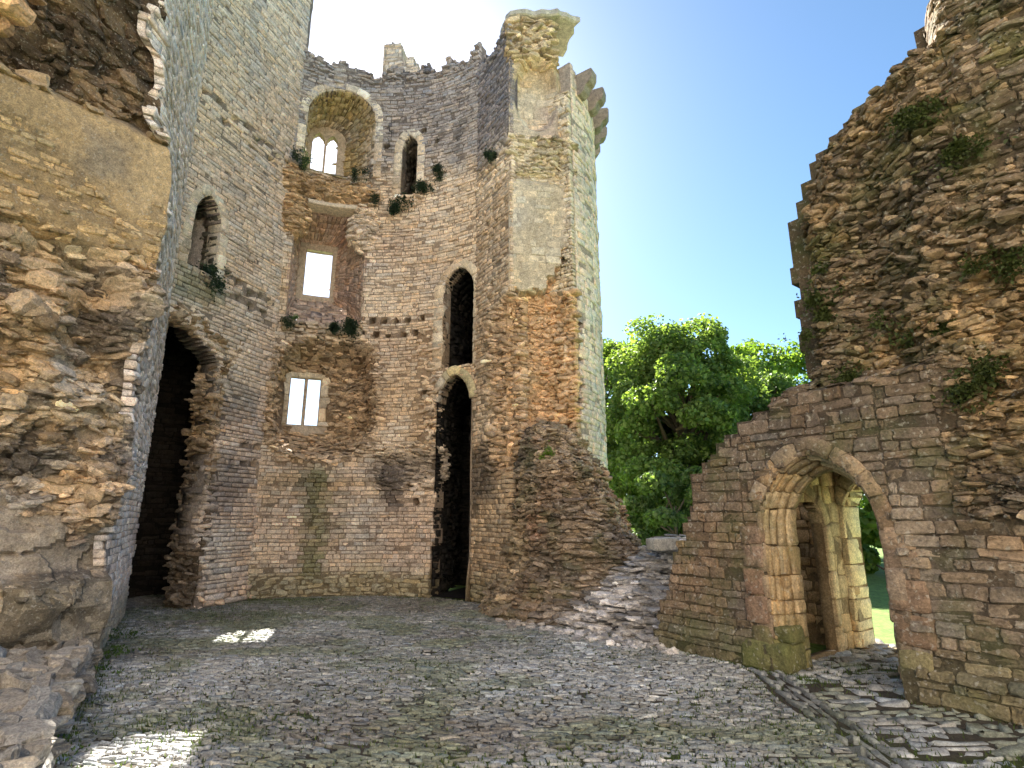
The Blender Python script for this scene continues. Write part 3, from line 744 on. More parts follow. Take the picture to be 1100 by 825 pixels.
# parapet fragment standing behind the rim
tur = wallmap(Path([(-4.0, 14.45), (-2.4, 14.25)]))
mb = MB(); ti = lambda u, z: z < 16.0-.75*ss(u, .55, .62)*1-.35*ss(u, 1.1, 1.18)+.12*vn(u*7, u*0, 5)+.3*box(u, z*0+1, .75, 1.0, 0, 2, .03)
core(mb, tur, 0, 1.6, 13.0, 16.4, ti, tr_col, cell=.06, T=.5, rec=.01); lay(mb, tur, 0, 1.6, 13.0, 16.3, ti, lambda u, z: tr_col(u, z)*.85, L=.24, H=.12, rng=rt)
mb.build('parapet', M_ST, tower)

# ================================================================== LEFT WALL
lw = empty('castle_wall', (-6.2, 10.4, 0), 'high pale coursed castle wall with an arched window above a tall dark breach', 'wall')
LWp = Path([(-5.53-.314*5.2, 12.4-.949*5.2), (-5.53, 12.4)])
LL = LWp.len
WL = prof_pointed(LL-2.52, LL-1.86, 6.45, 7.55, 8.15)
plw = [(LL-s, z) for s, z in ((.25, 6.5), (.55, 6.55), (.85, 6.5), (1.2, 6.62), (1.5, 6.66), (.4, 6.2), (.8, 6.2), (1.15, 6.25), (.15, 10.25), (.5, 10.2), (.85, 10.3), (1.15, 10.2), (1.5, 10.3), (1.9, 10.2), (2.3, 10.3), (2.7, 10.25), (.7, 10.0), (1.3, 9.95), (2.1, 9.98), (.15, 3.15), (.5, 3.15), (.18, 2.8), (.52, 2.8))]
def lw_base(u, z):
    b = .03*fbm(u*1.2, z*1.2, 2, 3, 61)+.12*(1-ss(z, .0, .9))
    for a, c in plw: b = b-.29*box(u, z, a-.065, a+.065, c-.055, c+.055, .01)
    return b
LW = wallmap(LWp, lw_base); LWf = wallmap(LWp)
def lw_br(u, z):   # the breach: right edge in u as a function of z
    e = LL-1.42+.10*fbm(z*2.3, z*0, 1, 3, 6)+.10*np.sin(z*2.1+1)
    return (u < e-.75*ss(z, 4.7, 5.3)) & (z < 5.3+.1*fbm(u*4, u*0, 2, 3))
def lw_in(u, z): return ~lw_br(u, z) & ~in_prof(WL, u, z) & (z < 17)
def lw_hole(u, z):
    k = np.zeros(np.shape(u), bool)
    for a, c in plw: k |= (abs(u-a) < .115) & (abs(z-c) < .062)
    return k
def lw_rub(u, z):
    e = (LL-1.42)-.75*ss(z, 4.7, 5.3); return .12+.7*(1-ss(u-e, .12, .4))*(z < 5.6)+.4*(1-ss(z, .1, .5))
def lw_col(u, z):
    c = base_col(u, z, 31, C3(.64, .53, .44), C3(.70, .60, .50), C3(.52, .455, .405)); n = fbm(u*1.4, z*1.1, 3, 4, 48); m = fbm(u*4, z*.5, 3, 4, 49)
    c = stain(c, u, z, ss(m, .05, .4)*ss(z, 7, 9), C3(.42, .39, .38), .5)
    c = stain(c, u, z, box(u, z, LL-1.6, LL+.2, 5.2, 7.4, .4)*ss(n, -.1, .3), C3(.50, .37, .28), .6)
    c = stain(c, u, z, box(u, z, LL-1.5, LL+.2, 1.2, 4.3, .3)*ss(n, -.1, .35), C3(.55, .42, .34), .6)
    c = stain(c, u, z, box(u+.2*n, z+.3*n, LL-1.5, LL-.3, 1.9, 2.8, .3), C3(.15, .14, .14), .65)
    c = stain(c, u, z, box(u+.2*n, z+.3*n, LL-1.5, LL-.2, 3.8, 4.5, .2), C3(.2, .2, .2), .5)
    c = stain(c, u, z, box(u+.2*n, z+.3*n, LL-1.3, LL-.4, .4, 1.7, .3), WHT, .6)
    c = stain(c, u, z, box(u, z+.2*n, LL-2.8, LL-1.6, 5.8, 6.5, .2), C3(.2, .21, .13), .7)
    return c
brc0 = lambda u, z: base_col(u, z, 41, C3(.32, .23, .14), TAN, BRN)
rl = np.random.default_rng(21); mb = MB()
core(mb, LW, 0, LL+.1, -.2, 17.4, lw_in, lw_col, cell=.055, T=.5, rec=.02, cv=.42)
core(mb, lambda u, z, d, nb=0: LWf(u, z, d-.45), 0, LL+.1, 5.6, 17.0, lambda u, z: ~in_prof(WL, u, z) & (z > 6.0), lw_col, cell=.15, T=1.0, rec=0)
lay(mb, LW, 1.6, LL+.04, 0, 17.3, lw_in, lw_col, L=.25, H=.088, rubble=lambda u, z: lw_rub(u, z)-.06, nostone=lw_hole, rng=rl, var=.11, gap=.008, wob=.01)
scatter(mb, LW, 260, (LL-2.7, LL-1.1, 4.7, 5.6, lambda u, z: np.abs(z-np.interp(u, [LL-2.6, LL-2.1, LL-1.5, LL-1.3], [5.4, 5.32, 5.1, 4.7])) < .16), brc0, (.05, .14), (-.12, .1), rl, flat=.5)
mb.build('wall_face', M_ST, lw)
# ragged thickness of the breach, seen edge on
ex, ey = LWp.at(LL-1.42); enx, eny = LWp.nr(LL-1.42)
BRp = Path([(ex-enx*.55-.08, ey-eny*.55), (ex, ey)])
brb = lambda u, z: .10*fbm(u*2, z*2.2, 3, 3, 5)-.35*ss(z, 4.5, 5.2)-.05
BR = wallmap(BRp, brb)
brc = lambda u, z: stain(base_col(u, z, 41, C3(.32, .23, .14), TAN, BRN), u, z, 1-ss(z+.5*fbm(u*2, z, 1, 3), 2.2, 3.2), C3(.17, .14, .11), .8)
mb = MB(); core(mb, BR, 0, BRp.len, -.1, 5.35, ALL, brc, cell=.06, closed=False, rec=.02)
lay(mb, BR, 0, BRp.len+.03, 0, 5.35, ALL, brc, L=.17, H=.08, rubble=lambda u, z: .85+0*u, rng=rl)
slab_on(mb, BR, 200, (0, BRp.len+.02, .1, 5.3), brc, rl, sz=(.05, .13), dep=(-.03, .1), tilt=.25)
scatter(mb, BR, 25, (0, BRp.len, .1, 5.3), brc, (.05, .14), (.02, .16), rl)
mb.build('broken_edge', M_ST, lw, smooth=False)
frame(WL, .17, .015, LWf, 'window_surround', dep=.35, parent=lw)
niche(WL, 1.5, lw, LWf, widen=.1, colf=lambda u, v: base_col(u, v, 3, C3(.13, .12, .09), C3(.17, .155, .12), C3(.09, .09, .08)), name='window_recess', mat=M_SHADE)  # lining colour darkened to stand in for shade in the window recess
# passage behind the breach, its deep shade put into the stone colour
PSp = Path([(-6.0, 8.9), (-9.4, 7.9), (-9.2, 12.2), (-5.9, 14.3)])
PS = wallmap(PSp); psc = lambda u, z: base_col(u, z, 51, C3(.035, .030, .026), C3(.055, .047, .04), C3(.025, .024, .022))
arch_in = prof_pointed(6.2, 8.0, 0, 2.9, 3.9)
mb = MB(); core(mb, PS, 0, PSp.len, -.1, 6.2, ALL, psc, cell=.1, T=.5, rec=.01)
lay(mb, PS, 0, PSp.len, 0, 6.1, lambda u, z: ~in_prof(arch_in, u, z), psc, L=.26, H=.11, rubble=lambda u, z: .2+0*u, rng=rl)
mb.build('passage_lining', M_SHADE, lw)
frame(arch_in, .22, .05, PS, 'passage_arch', colf=psc, parent=lw, mat=M_SHADE)
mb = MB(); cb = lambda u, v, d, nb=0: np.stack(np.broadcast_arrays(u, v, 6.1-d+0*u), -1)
core(mb, cb, -11, -5.3, 5, 15.5, lambda u, v: (u+5.53)*.949-(v-12.4)*.314 < -.2, psc, cell=.15, T=.3, rec=0); mb.build('passage_vault', M_SHADE, lw)
# inner arched rib seen at the head of the breach
RBp = wallmap(Path([(ex-.95*.314-enx*.9-.5, ey-.95*.949-eny*.9-.7), (ex-enx*.9-.12, ey-eny*.9+.2)]))

# ================================================================== LEFT PIER (broken wall end)
pier = empty('ruined_pier', (-5.2, 6.9, 0), 'near broken wall end at the left, rubble core under a plastered recess and dark vault', 'ruin')
def pierA(z):
    t = ss(z, 5.8, 8.5); return -4.63-.30*t+.10*fbm(z*1.3, z*0, 3, 3, 71), 6.68-.20*t
def f1map(u, z, d, nb=0):
    u, z, d = np.broadcast_arrays(u, z, d); ax, ay = pierA(z); bx, by = -6.62, 10.2
    t = u/4.0; dn = d+.02*fbm(u*1.5, z*1.2, 2, 3, 72)-.18*(1-ss(u, 0, .5))*ss(z, 6.4, 6.9)*ss(fbm(z*1.7, z*0, 5, 2, 73), -.2, .3)
    return np.stack([ax+(bx-ax)*t+.865*dn, ay+(by-ay)*t+.502*dn, z], -1)
def f1in(u, z): return u > .0+.18*ss(fbm(z*2.3, z*0, 5, 3, 74), -.1, .4)*(z > 3.4)
def f1col(u, z):
    c = base_col(u, z, 61, C3(.74, .66, .62), C3(.80, .74, .70), C3(.62, .56, .53)); m = fbm(u*5, z*.5, 3, 4, 75)
    c = stain(c, u, z, ss(m, .15, .4), C3(.30, .26, .2), .6)
    return stain(c, u, z, 1-ss(z+.2*m, .2, .7), C3(.3, .3, .2), .6)
rq = np.random.default_rng(31); mb = MB()
core(mb, f1map, 0, 4.0, -.2, 15, f1in, f1col, cell=.05, closed=False, rec=.015)
lay(mb, f1map, 0, 4.02, 0, 15, f1in, f1col, L=.22, H=.085, rubble=lambda u, z: .07+.45*(1-ss(u, .05, .3)), rng=rq, var=.10)
mb.build('side_face', M_NEAR, pier)
# broken face towards the camera
GD = np.array([-.65, -.76])/np.hypot(.65, .76); GN = np.array([.76, -.65])/np.hypot(.65, .76)
def g_base(u, z):
    n = fbm(u*.9, z*.9, 8, 3, 81); m = fbm(u*2.6, z*2.6, 8, 3, 82)
    low = 1-ss(z+.18*n, 4.55, 4.85)
    led = .10*(np.floor((z+.4*n)*2.1) % 2)
    ter = np.floor(3.2*fbm(u*1.25+3, z*.95, 8, 2, 87))/3.2
    b = low*(.10+.20*n+.15*m+led*.7-.12+.30*ter)
    b = b+.28*(1-ss(z, .95, 1.05))                                   # big plinth blocks
    b = b-.22*box(u, z+.3*n, .25, .75, 3.0, 4.4, .15)*1               # hollow beside the squared stones
    b = b+.14*box(u, z, .0, .45, 2.8, 4.2, .1)*0
    hi = ss(z+.15*n, 6.45, 6.8)
    b = b+hi*(-.22+.14*n+.14*m)
    b = b+.08*box(u, z, -1, 4, 4.75, 5.2, .1)*(u > 0)
    return b
def gmp(u, z, d, nb=0):
    u, z, d = np.broadcast_arrays(u, z, d); ax, ay = pierA(z)
    if not nb: d = d+g_base(u, z)
    o = (.5*ss(z, 6.7, 8.0)+.6*np.clip(z-7.5, 0, 6))*ss(u, .15, 1.5)   # the vault leans out over the recess
    return np.stack([ax+GD[0]*u+GN[0]*d+.50*o, ay+GD[1]*u+GN[1]*d-.72*o, z], -1)
gmp.nb = 1
pl_line = lambda u: 5.10+.62*np.clip(u, 0, 4)+.55*(1-ss(u, .10, .38))
def g_bare(u, z): return (fbm(u*1.5, z*1.4, 3, 3, 88) > .16) & (z < 3.4) & (z > 1.05)
def g_pl(u, z): n = fbm(u*2, z*2, 3, 3, 83); return (z+.12*n > pl_line(u)) & (z+.12*n < 6.75)
def g_col(u, z):
    n = fbm(u*1.3, z*1.3, 3, 4, 84); m = fbm(u*2.7, z*2.7, 3, 4, 85)
    c = base_col(u*1.5, z*1.5, 71, TAN, C3(.52, .43, .31), C3(.33, .30, .28))
    c = stain(c, u, z, ss(n, .05, .4)*(1-ss(z, 4.6, 4.9)), C3(.48, .34, .20), .6)
    c = stain(c, u, z, ss(-n, .1, .4)*(1-ss(z, 4.6, 4.9)), C3(.20, .19, .20), .8)
    c = stain(c, u, z, ss(m, .1, .35)*(1-ss(z, 4.2, 4.6)), C3(.64, .59, .54), .75)
    c = stain(c, u, z, ss(fbm(u*3.4, z*2.6, 3, 4, 89), .08, .3)*(1-ss(z, 4.5, 4.9)), C3(.10, .095, .095), .75)
    c = stain(c, u, z, g_bare(u, z)*1., C3(.56, .50, .43), .8)
    c = stain(c, u, z, box(u, z, -1, 5, 4.8, 6.7, .1), C3(.50, .37, .21), .8)
    c = stain(c, u, z, box(u+.2*n, z+.3*m, .3, 1.0, 5.6, 6.4, .2)*ss(m, -.3, .2), C3(.31, .27, .22), .75)
    c = stain(c, u, z, box(u, z, -.2, .35, 4.9, 6.5, .15), C3(.62, .48, .30), .6)
    c = stain(c, u, z, ss(z, 6.5, 6.9), C3(.17, .12, .075), .92)  # vault stone darkened in colour, standing in for shade under the overhang
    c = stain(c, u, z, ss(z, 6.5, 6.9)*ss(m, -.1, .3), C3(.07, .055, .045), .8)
    return stain(c, u, z, 1-ss(z, .95, 1.1), C3(.27, .24, .18), .7)
mb = MB()
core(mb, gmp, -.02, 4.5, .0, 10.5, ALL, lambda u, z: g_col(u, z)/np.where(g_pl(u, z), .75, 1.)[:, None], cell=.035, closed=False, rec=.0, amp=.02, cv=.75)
grub = lambda u, z: .55+.4*fbm(u*.8, z*.8, 3, 2, 86)*1+.3*ss(z, 6.5, 6.8)-.38*box(u, z, -1, 5, 4.8, 6.5, .1)-.35*box(u, z, -.1, .5, 2.5, 4.1, .2)
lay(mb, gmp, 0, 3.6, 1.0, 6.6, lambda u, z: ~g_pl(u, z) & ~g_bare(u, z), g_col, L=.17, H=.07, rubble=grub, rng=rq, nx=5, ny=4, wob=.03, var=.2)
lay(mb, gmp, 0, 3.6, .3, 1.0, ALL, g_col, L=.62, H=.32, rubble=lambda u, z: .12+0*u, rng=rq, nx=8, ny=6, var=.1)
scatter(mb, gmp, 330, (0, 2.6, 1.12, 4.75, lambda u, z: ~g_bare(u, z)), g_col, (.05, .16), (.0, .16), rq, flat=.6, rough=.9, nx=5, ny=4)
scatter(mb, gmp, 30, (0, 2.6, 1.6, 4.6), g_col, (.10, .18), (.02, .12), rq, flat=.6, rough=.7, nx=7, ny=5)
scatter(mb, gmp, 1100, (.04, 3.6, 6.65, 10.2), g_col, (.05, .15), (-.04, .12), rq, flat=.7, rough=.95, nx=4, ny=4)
slab_on(mb, gmp, 800, (0, 2.6, 1.1, 4.9, lambda u, z: ~g_bare(u, z)), g_col, rq, sz=(.035, .11), dep=(-.04, .06), k=4, tilt=.3)
slab_on(mb, gmp, 40, (.9, 2.6, 3.6, 4.8), g_col, rq, sz=(.12, .26), dep=(.0, .12), k=4, tilt=.4, flat=.45)
mb.build('broken_face', M_NEAR, pier, smooth=False)
# overhanging arch springer at the frame's top left
mb = MB()
om = lambda u, v, d, nb=0: np.stack(np.broadcast_arrays(-4.52+u, 4.30+.3*d, 5.85+v), -1)
def om(u, v, d, nb=0):
    u, v, d = np.broadcast_arrays(u, v, d); return np.stack([-4.22+u, 4.0-d, 5.72+v], -1)
scatter(mb, om, 70, (-1.3, -.10, .0, 1.0, lambda u, v: v > .12+.5*np.clip(u+.45, 0, 1)), lambda u, v: base_col(u, v, 5, C3(.46, .31, .19), C3(.5, .42, .33), C3(.35, .25, .17)), (.06, .15), (-.1, .3), rq, flat=.55, nx=5, ny=4)
mb.build('arch_springer', M_NEAR, pier, smooth=False)

# low foundation ledge in front of the pier
led = empty('stone_ledge', (-4.6, 5.0, 0), 'low worn foundation ledge of flat stones at the foot of the near left ruin', 'ledge')
def ledmap(u, v, d, nb=0):      # u along the edge (towards the pier), v back from the edge
    u, v, d = np.broadcast_arrays(u, v, d)
    h = .36*ss(v, -.03, .03)+.06*ss(v, .3, 1.2)+.05*fbm(u*2.2, v*2.6, 4, 3, 91)
    return np.stack([-2.45-.52*u-.854*v+.08*fbm(u*1.5, v*0, 4, 2, 92), 3.1+.854*u-.52*v, h+d], -1)
lcol = lambda u, v: base_col(u*2, v*2, 81, C3(.27, .24, .2), C3(.37, .35, .32), C3(.21, .2, .18))
mb = MB(); core(mb, ledmap, -1, 4.1, -.06, 3.2, ALL, lcol, cell=.04, closed=False, rec=.02)
lay(mb, ledmap, -1, 4.1, .06, 2.6, ALL, lcol, L=.3, H=.17, rubble=lambda u, v: .55+0*u, rng=rq, nx=5, ny=4, depj=.6, wob=.04)
slab_on(mb, ledmap, 130, (-1, 4.1, .05, 2.2), lcol, rq, sz=(.06, .17), dep=(-.03, .01), k=4, tilt=.06, flat=.22, yaw=.9, wide=.7)
slab_on(mb, ledmap, 50, (-1, 4.1, -.10, .05), lcol, rq, sz=(.05, .12), dep=(-.3, -.02), k=4, tilt=.1, flat=.3, yaw=.7, wide=.7)
lsd = wallmap(Path([(-2.45+.52, 3.1-.854), (-2.45-.52*4.0, 3.1+.854*4.0)]))
sgn = 1 if lsd(np.array(1.), np.array(.1), np.array(1.))[0] > lsd(np.array(1.), np.array(.1), np.array(0.))[0] else -1
lsf = lambda u, z, d, nb=0: lsd(u, z, sgn*(d+.03))
lay(mb, lsf, 0, 5.0, 0, .36, ALL, lcol, L=.24, H=.1, rubble=lambda u, v: .7+0*u, rng=rq, nx=5, ny=4)
mb.build('ledge_stones', M_NEAR, led, smooth=False)

# ================================================================== RIGHT: GATEWAY WALL
gate = empty('gateway_wall', tuple(H0)+(0,), 'ruined brown wall with a pointed arch doorway and a high ragged rubble mass on top', 'ruin')
HP = Path([tuple(H0), tuple(H0+HT*7)], flip=False)
if np.dot(HP.n[0], HN) < 0: HP = Path([tuple(H0), tuple(H0+HT*7)], flip=True)
DR = prof_pointed(1.60, 2.84, 0, 1.50, 2.36)
def hl(z):     # left edge of the wall at each height
    e = np.interp(z, [0, .3, .9, 1.4, 1.75, 2.1, 2.35, 2.6, 2.8, 2.95, 3.05, 4.0, 5.2, 5.66, 6.1, 6.32, 6.34, 6.95, 7.1, 7.35, 8.0, 9.2],
                  [0, .05, .3, .58, .68, .76, 1.0, 1.38, 1.75, 2.05, 2.12, 2.08, 2.10, 2.30, 2.62, 2.98, 3.74, 3.76, 4.15, 4.6, 5.5, 6.4])
    return e
def h_base(u, z):
    n = fbm(u*.9, z*.9, 8, 3, 101); m = fbm(u*2.6, z*2.6, 8, 3, 102)
    up = ss(z+.06*n-.1*ss(u, 3, 4), 3.0, 3.12)
    mix = np.maximum(up, ss(u+.3*n, 3.3, 3.7)*ss(z+.2*n, 1.4, 1.7))
    b = -.34*up*(1-ss(u, 3.0, 3.8))+mix*(.09*n+.07*m)
    b = b+mix*(.05*np.sin((z*1.3-u*.3)*2.2)+.05*fbm(u*6, z*6, 8, 2, 109))
    b = b-.22*box(u, z+.2*n, 3.7, 5, 2.9, 3.9, .3)
    b = b-.9*(1-ss(u-hl(z), -.05, .45))**2*ss(z, 3.1, 3.4)           # the mass rounds away at its left edge
    b = b+.02*n+.05*(1-ss(z, .25, .35))
    b = b-.12*box(u, z, 4.4, 4.9, 1.5, 1.9, .1)
    return b
HM = wallmap(HP, h_base); HF = wallmap(HP)
def h_jag(u, z): return hl(np.floor(z/.11)*.11)+.06*vn(np.floor(z/.11)*1.7, z*0, 3, 5)
def h_in(u, z): return (u > h_jag(u, z)) & ~in_prof(DR, u, z) & (z < 9.2)
def h_rub(u, z):
    n = fbm(u*.9, z*.9, 8, 3, 101)
    r = .22+.7*np.maximum(ss(z+.1*n, 2.95, 3.1), ss(u+.3*n, 3.35, 3.7)*ss(z+.2*n, 1.45, 1.8))
    r = r-.5*box(u, z+.2*n, 3.9, 8, 4.6, 6.4, .2)-.6*ss(z, 6.4, 6.5)*(u > 3.7)
    return np.clip(r*.8, .12, .75)
def h_col(u, z):
    n = fbm(u*1.2, z*1.2, 3, 4, 103); m = fbm(u*2.6, z*2.2, 3, 4, 104)
    c = base_col(u*1.3, z*1.3, 91, C3(.28, .205, .145), C3(.35, .27, .195), C3(.21, .18, .15))
    up = np.maximum(ss(z, 2.9, 3.2), ss(u, 3.4, 3.8)*ss(z, 1.4, 1.8))
    c = stain(c, u, z, up, C3(.28, .215, .15), .8)
    c = stain(c, u, z, up*ss(n, .08, .38), C3(.44, .31, .18), .6)
    c = stain(c, u, z, up*ss(-m, .1, .35), C3(.15, .125, .10), .8)
    c = stain(c, u, z, box(u+.2*n, z+.2*m, 3.2, 4.6, 2.2, 4.2, .3)*ss(m, -.1, .4), C3(.46, .32, .18), .7)
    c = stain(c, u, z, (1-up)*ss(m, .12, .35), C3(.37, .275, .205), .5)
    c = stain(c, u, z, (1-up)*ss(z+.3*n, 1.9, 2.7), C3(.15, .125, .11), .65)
    c = stain(c, u, z, (1-up)*box(u+.3*n, z, 3.1, 3.35, .4, 1.9, .12), C3(.48, .41, .34), .6)
    c = stain(c, u, z, (1-ss(z+.2*n, .25, .6)), C3(.20, .185, .115), .8)
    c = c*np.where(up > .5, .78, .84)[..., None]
    c = stain(c, u, z, up*ss(fbm(u*2.2, z*2.6, 6, 4, 107), .22, .42), C3(.10, .11, .045), .6)
    return c
rh = np.random.default_rng(41); mb = MB()
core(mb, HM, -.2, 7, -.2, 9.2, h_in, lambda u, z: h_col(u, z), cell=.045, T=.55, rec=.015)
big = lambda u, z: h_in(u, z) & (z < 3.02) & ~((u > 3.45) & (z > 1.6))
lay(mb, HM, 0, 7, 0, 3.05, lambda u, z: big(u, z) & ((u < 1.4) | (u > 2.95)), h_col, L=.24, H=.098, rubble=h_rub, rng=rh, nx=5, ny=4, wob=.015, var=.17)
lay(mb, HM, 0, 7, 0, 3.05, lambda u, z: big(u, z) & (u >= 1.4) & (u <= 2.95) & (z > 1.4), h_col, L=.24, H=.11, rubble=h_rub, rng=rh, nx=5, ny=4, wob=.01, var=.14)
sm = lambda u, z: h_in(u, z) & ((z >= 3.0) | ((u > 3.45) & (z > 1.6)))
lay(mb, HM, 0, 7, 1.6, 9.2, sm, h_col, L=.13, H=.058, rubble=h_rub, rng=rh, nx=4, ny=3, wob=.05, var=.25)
scatter(mb, HM, 120, (1.9, 6.2, 3.05, 8.4, lambda u, z: (u > hl(z)+.02) & (h_rub(u, z) > .5)), h_col, (.03, .09), (.0, .09), rh, flat=.4, rough=.75)
scatter(mb, HM, 120, (3.4, 6, 1.5, 3.2), h_col, (.04, .1), (.0, .08), rh, flat=.5, rough=.85)
scatter(mb, HM, 120, (0.9, 3.4, 2.5, 3.1, lambda u, z: (u > hl(z)-.02) & (z > np.interp(u, [.9, 1.4, 2.1, 3.4], [2.2, 2.55, 2.9, 3.0]))), h_col, (.05, .15), (-.1, .06), rh, flat=.4, rough=.7)
slab_on(mb, HM, 5200, (1.95, 6.3, 3.05, 8.6, lambda u, z: (u > hl(z)+.01) & (h_rub(u, z) > .45)), h_col, rh, sz=(.03, .085), dep=(-.02, .06), tilt=.24, flat=.33)
slab_on(mb, HM, 700, (3.35, 6, 1.5, 3.2, lambda u, z: h_rub(u, z) > .5), h_col, rh, sz=(.03, .09), dep=(-.03, .08))
slab_on(mb, HM, 160, (.9, 3.4, 2.3, 3.15, lambda u, z: abs(z-np.interp(u, [.9, 1.4, 2.1, 3.4], [2.3, 2.62, 2.98, 3.05])) < .09), h_col, rh, sz=(.05, .15), dep=(-.3, .0))
ue = rh.uniform(3.0, 8.2, 260)
eu = hl(ue)+rh.normal(0, .04, 260)-.01; hw = rh.uniform(.04, .13, 260)
put_stones(mb, HM, eu, ue, hw, hw*.4, rh.uniform(-.25, .12, 260), np.full(260, .7), h_col(eu+.2, ue)*rh.lognormal(0, .2, 260)[:, None], 3, 3, back=.3, rng=rh)
mb.build('wall_face', M_DARK, gate, smooth=False)
# jamb blocks flanking the door (large squared stones)
jc = lambda u, z: stain(base_col(u*2, z*2, 95, C3(.27, .18, .13), C3(.34, .25, .18), C3(.22, .17, .14)), u, z, 1-ss(z, .2, .7), C3(.2, .19, .10), .8)
mb = MB()
z = 0
for h in (.46, .30, .30, .26, .22):
    for (a, b) in ((1.38, 1.60), (2.84, 3.12)):
        k = rh.uniform(-.03, .06)
        if a < 2: a2, b2 = a-k, b
        else: a2, b2 = a, b+k
        uu = np.array([(a2+b2)/2]); zz = np.array([z+h/2])
        put_stones(mb, HF, uu, zz, np.array([(b2-a2)/2+.01]), np.array([h/2]), np.array([.012+rh.uniform(0, .015)]), np.array([.12]), jc(uu, zz)*rh.uniform(.8, 1.2), 5, 5, back=.2, rng=rh)
    z += h
for (a_, hw_, z_, hh_, pr_) in ((1.42, .17, .15, .15, .05), (1.66, .13, .14, .14, .03), (1.70, .10, .36, .09, -.05)):
    put_stones(mb, HF, np.array([a_]), np.array([z_]), np.array([hw_]), np.array([hh_]), np.array([pr_]), np.array([.3]), np.array([C3(.17, .17, .08)]), 6, 5, back=.35, rng=rh)
mb.build('door_jamb', M_DARK, gate)
# warm stained arch mouldings and the reveal
ac = lambda u, v: base_col(u*2, v*2, 97, C3(.44, .33, .20), C3(.52, .43, .29), C3(.28, .22, .15))
frame(DR, .13, .006, HF, 'door_arch', colf=lambda u, v: base_col(u*3, v*3, 98, C3(.28, .21, .15), C3(.36, .28, .2), C3(.2, .16, .13)), L=.3, dep=.52, mat=M_DARK, parent=gate, back=.2)
def ac2(P):
    L_ = Prof(P).len
    return lambda u, v: stain(stain(ac(u, v), u, v, ss(fbm(u*3, v*3, 2, 3), .0, .35), C3(.25, .19, .13), .7), u, v, (1-ss(np.minimum(u, L_-u), .2, .5)), C3(.17, .17, .07), .8)
for i_, (ins_, bs_, w_, dp_) in enumerate(((.035, -.05, .045, .10), (.075, -.12, .05, .12), (.12, -.22, .06, .14), (.17, -.34, .06, .16))):
    P_ = prof_pointed(1.60+ins_, 2.84-ins_*.55, 0, 1.50, 2.36-ins_*1.15)
    frame(P_, w_, 0, HF, 'arch_moulding', colf=ac2(P_), L=.29, dep=dp_, base=bs_, parent=gate, mat=M_DARK, back=.16, rough=.14)
for (uu_, hw_, zz_, hh_, pr_) in ((1.50, .17, .17, .17, .07), (1.72, .10, .15, .15, -.02)):
    pass
DO = prof_pointed(1.78, 2.62, 0, 1.55, 2.05)
# vaulted porch behind: left side wall with its own doorway
def hp(s, d): return H0+HT*s-HN*(-1)*0-HN*d if False else H0+HT*s-HN*d
SDp = Path([tuple(hp(1.64, .46)), tuple(hp(1.64, 2.0))], flip=True)
if np.dot(SDp.n[0], HT) < 0: SDp = Path([tuple(hp(1.64, .46)), tuple(hp(1.64, 2.0))], flip=False)
SD = wallmap(SDp); SDo = prof_pointed(.06, 1.02, 0, 1.42, 1.95)
sdin = lambda u, z: ~in_prof(SDo, u, z)
mb = MB(); core(mb, SD, 0, 1.54, -.1, 2.7, sdin, ac, cell=.04, T=.15, rec=.01)
lay(mb, SD, 0, 1.54, 0, 2.6, sdin, ac, L=.26, H=.22, rubble=lambda u, z: .1+0*u, rng=rh, nx=4, ny=4, var=.12)
mb.build('porch_wall', M_DRESS, gate)
frame(SDo, .12, .02, SD, 'side_arch', colf=ac, L=.3, dep=.16, parent=gate, mat=M_DRESS)
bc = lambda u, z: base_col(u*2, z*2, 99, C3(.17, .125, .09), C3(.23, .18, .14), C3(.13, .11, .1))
SBp = Path([tuple(hp(.95, .2)), tuple(hp(.95, 2.0))], flip=True)
if np.dot(SBp.n[0], HT) < 0: SBp = Path([tuple(hp(.95, .2)), tuple(hp(.95, 2.0))])
SB = wallmap(SBp); mb = MB(); core(mb, SB, .3, 1.8, -.1, 2.1, ALL, bc, cell=.06, T=.08, rec=.01)
lay(mb, SB, .3, 1.8, 0, 2.1, ALL, bc, L=.22, H=.10, rubble=lambda u, z: .35+0*u, rng=rh, nx=4, ny=3)
mb.build('stair_wall', M_DARK, gate)
# outer wall of the porch with the pale outer arch
OWp = Path([tuple(hp(.6, 2.0)), tuple(hp(4.2, 2.0))]); sg = 1 if np.dot(OWp.n[0], HN) > 0 else -1
if sg < 0: OWp = Path([tuple(hp(.6, 2.0)), tuple(hp(4.2, 2.0))], flip=True)
OW = wallmap(OWp); OO = prof_pointed(1.10, 2.15, 0, 1.65, 2.2)
mb = MB(); core(mb, OW, 0, 3.6, -.1, 2.75, lambda u, z: ~in_prof(OO, u, z), ac, cell=.05, T=.4, rec=.01)
lay(mb, OW, 0, 3.6, 0, 2.7, lambda u, z: ~in_prof(OO, u, z), ac, L=.26, H=.16, rubble=lambda u, z: .15+0*u, rng=rh, nx=4, ny=3)
mb.build('outer_wall', M_DRESS, gate)
yc = lambda u, v: base_col(u*2, v*2, 96, C3(.60, .52, .35), C3(.66, .60, .44), C3(.5, .43, .3))
frame(OO, .16, .06, OW, 'outer_arch', colf=yc, L=.3, dep=.45, parent=gate, mat=M_DRESS, back=.2)
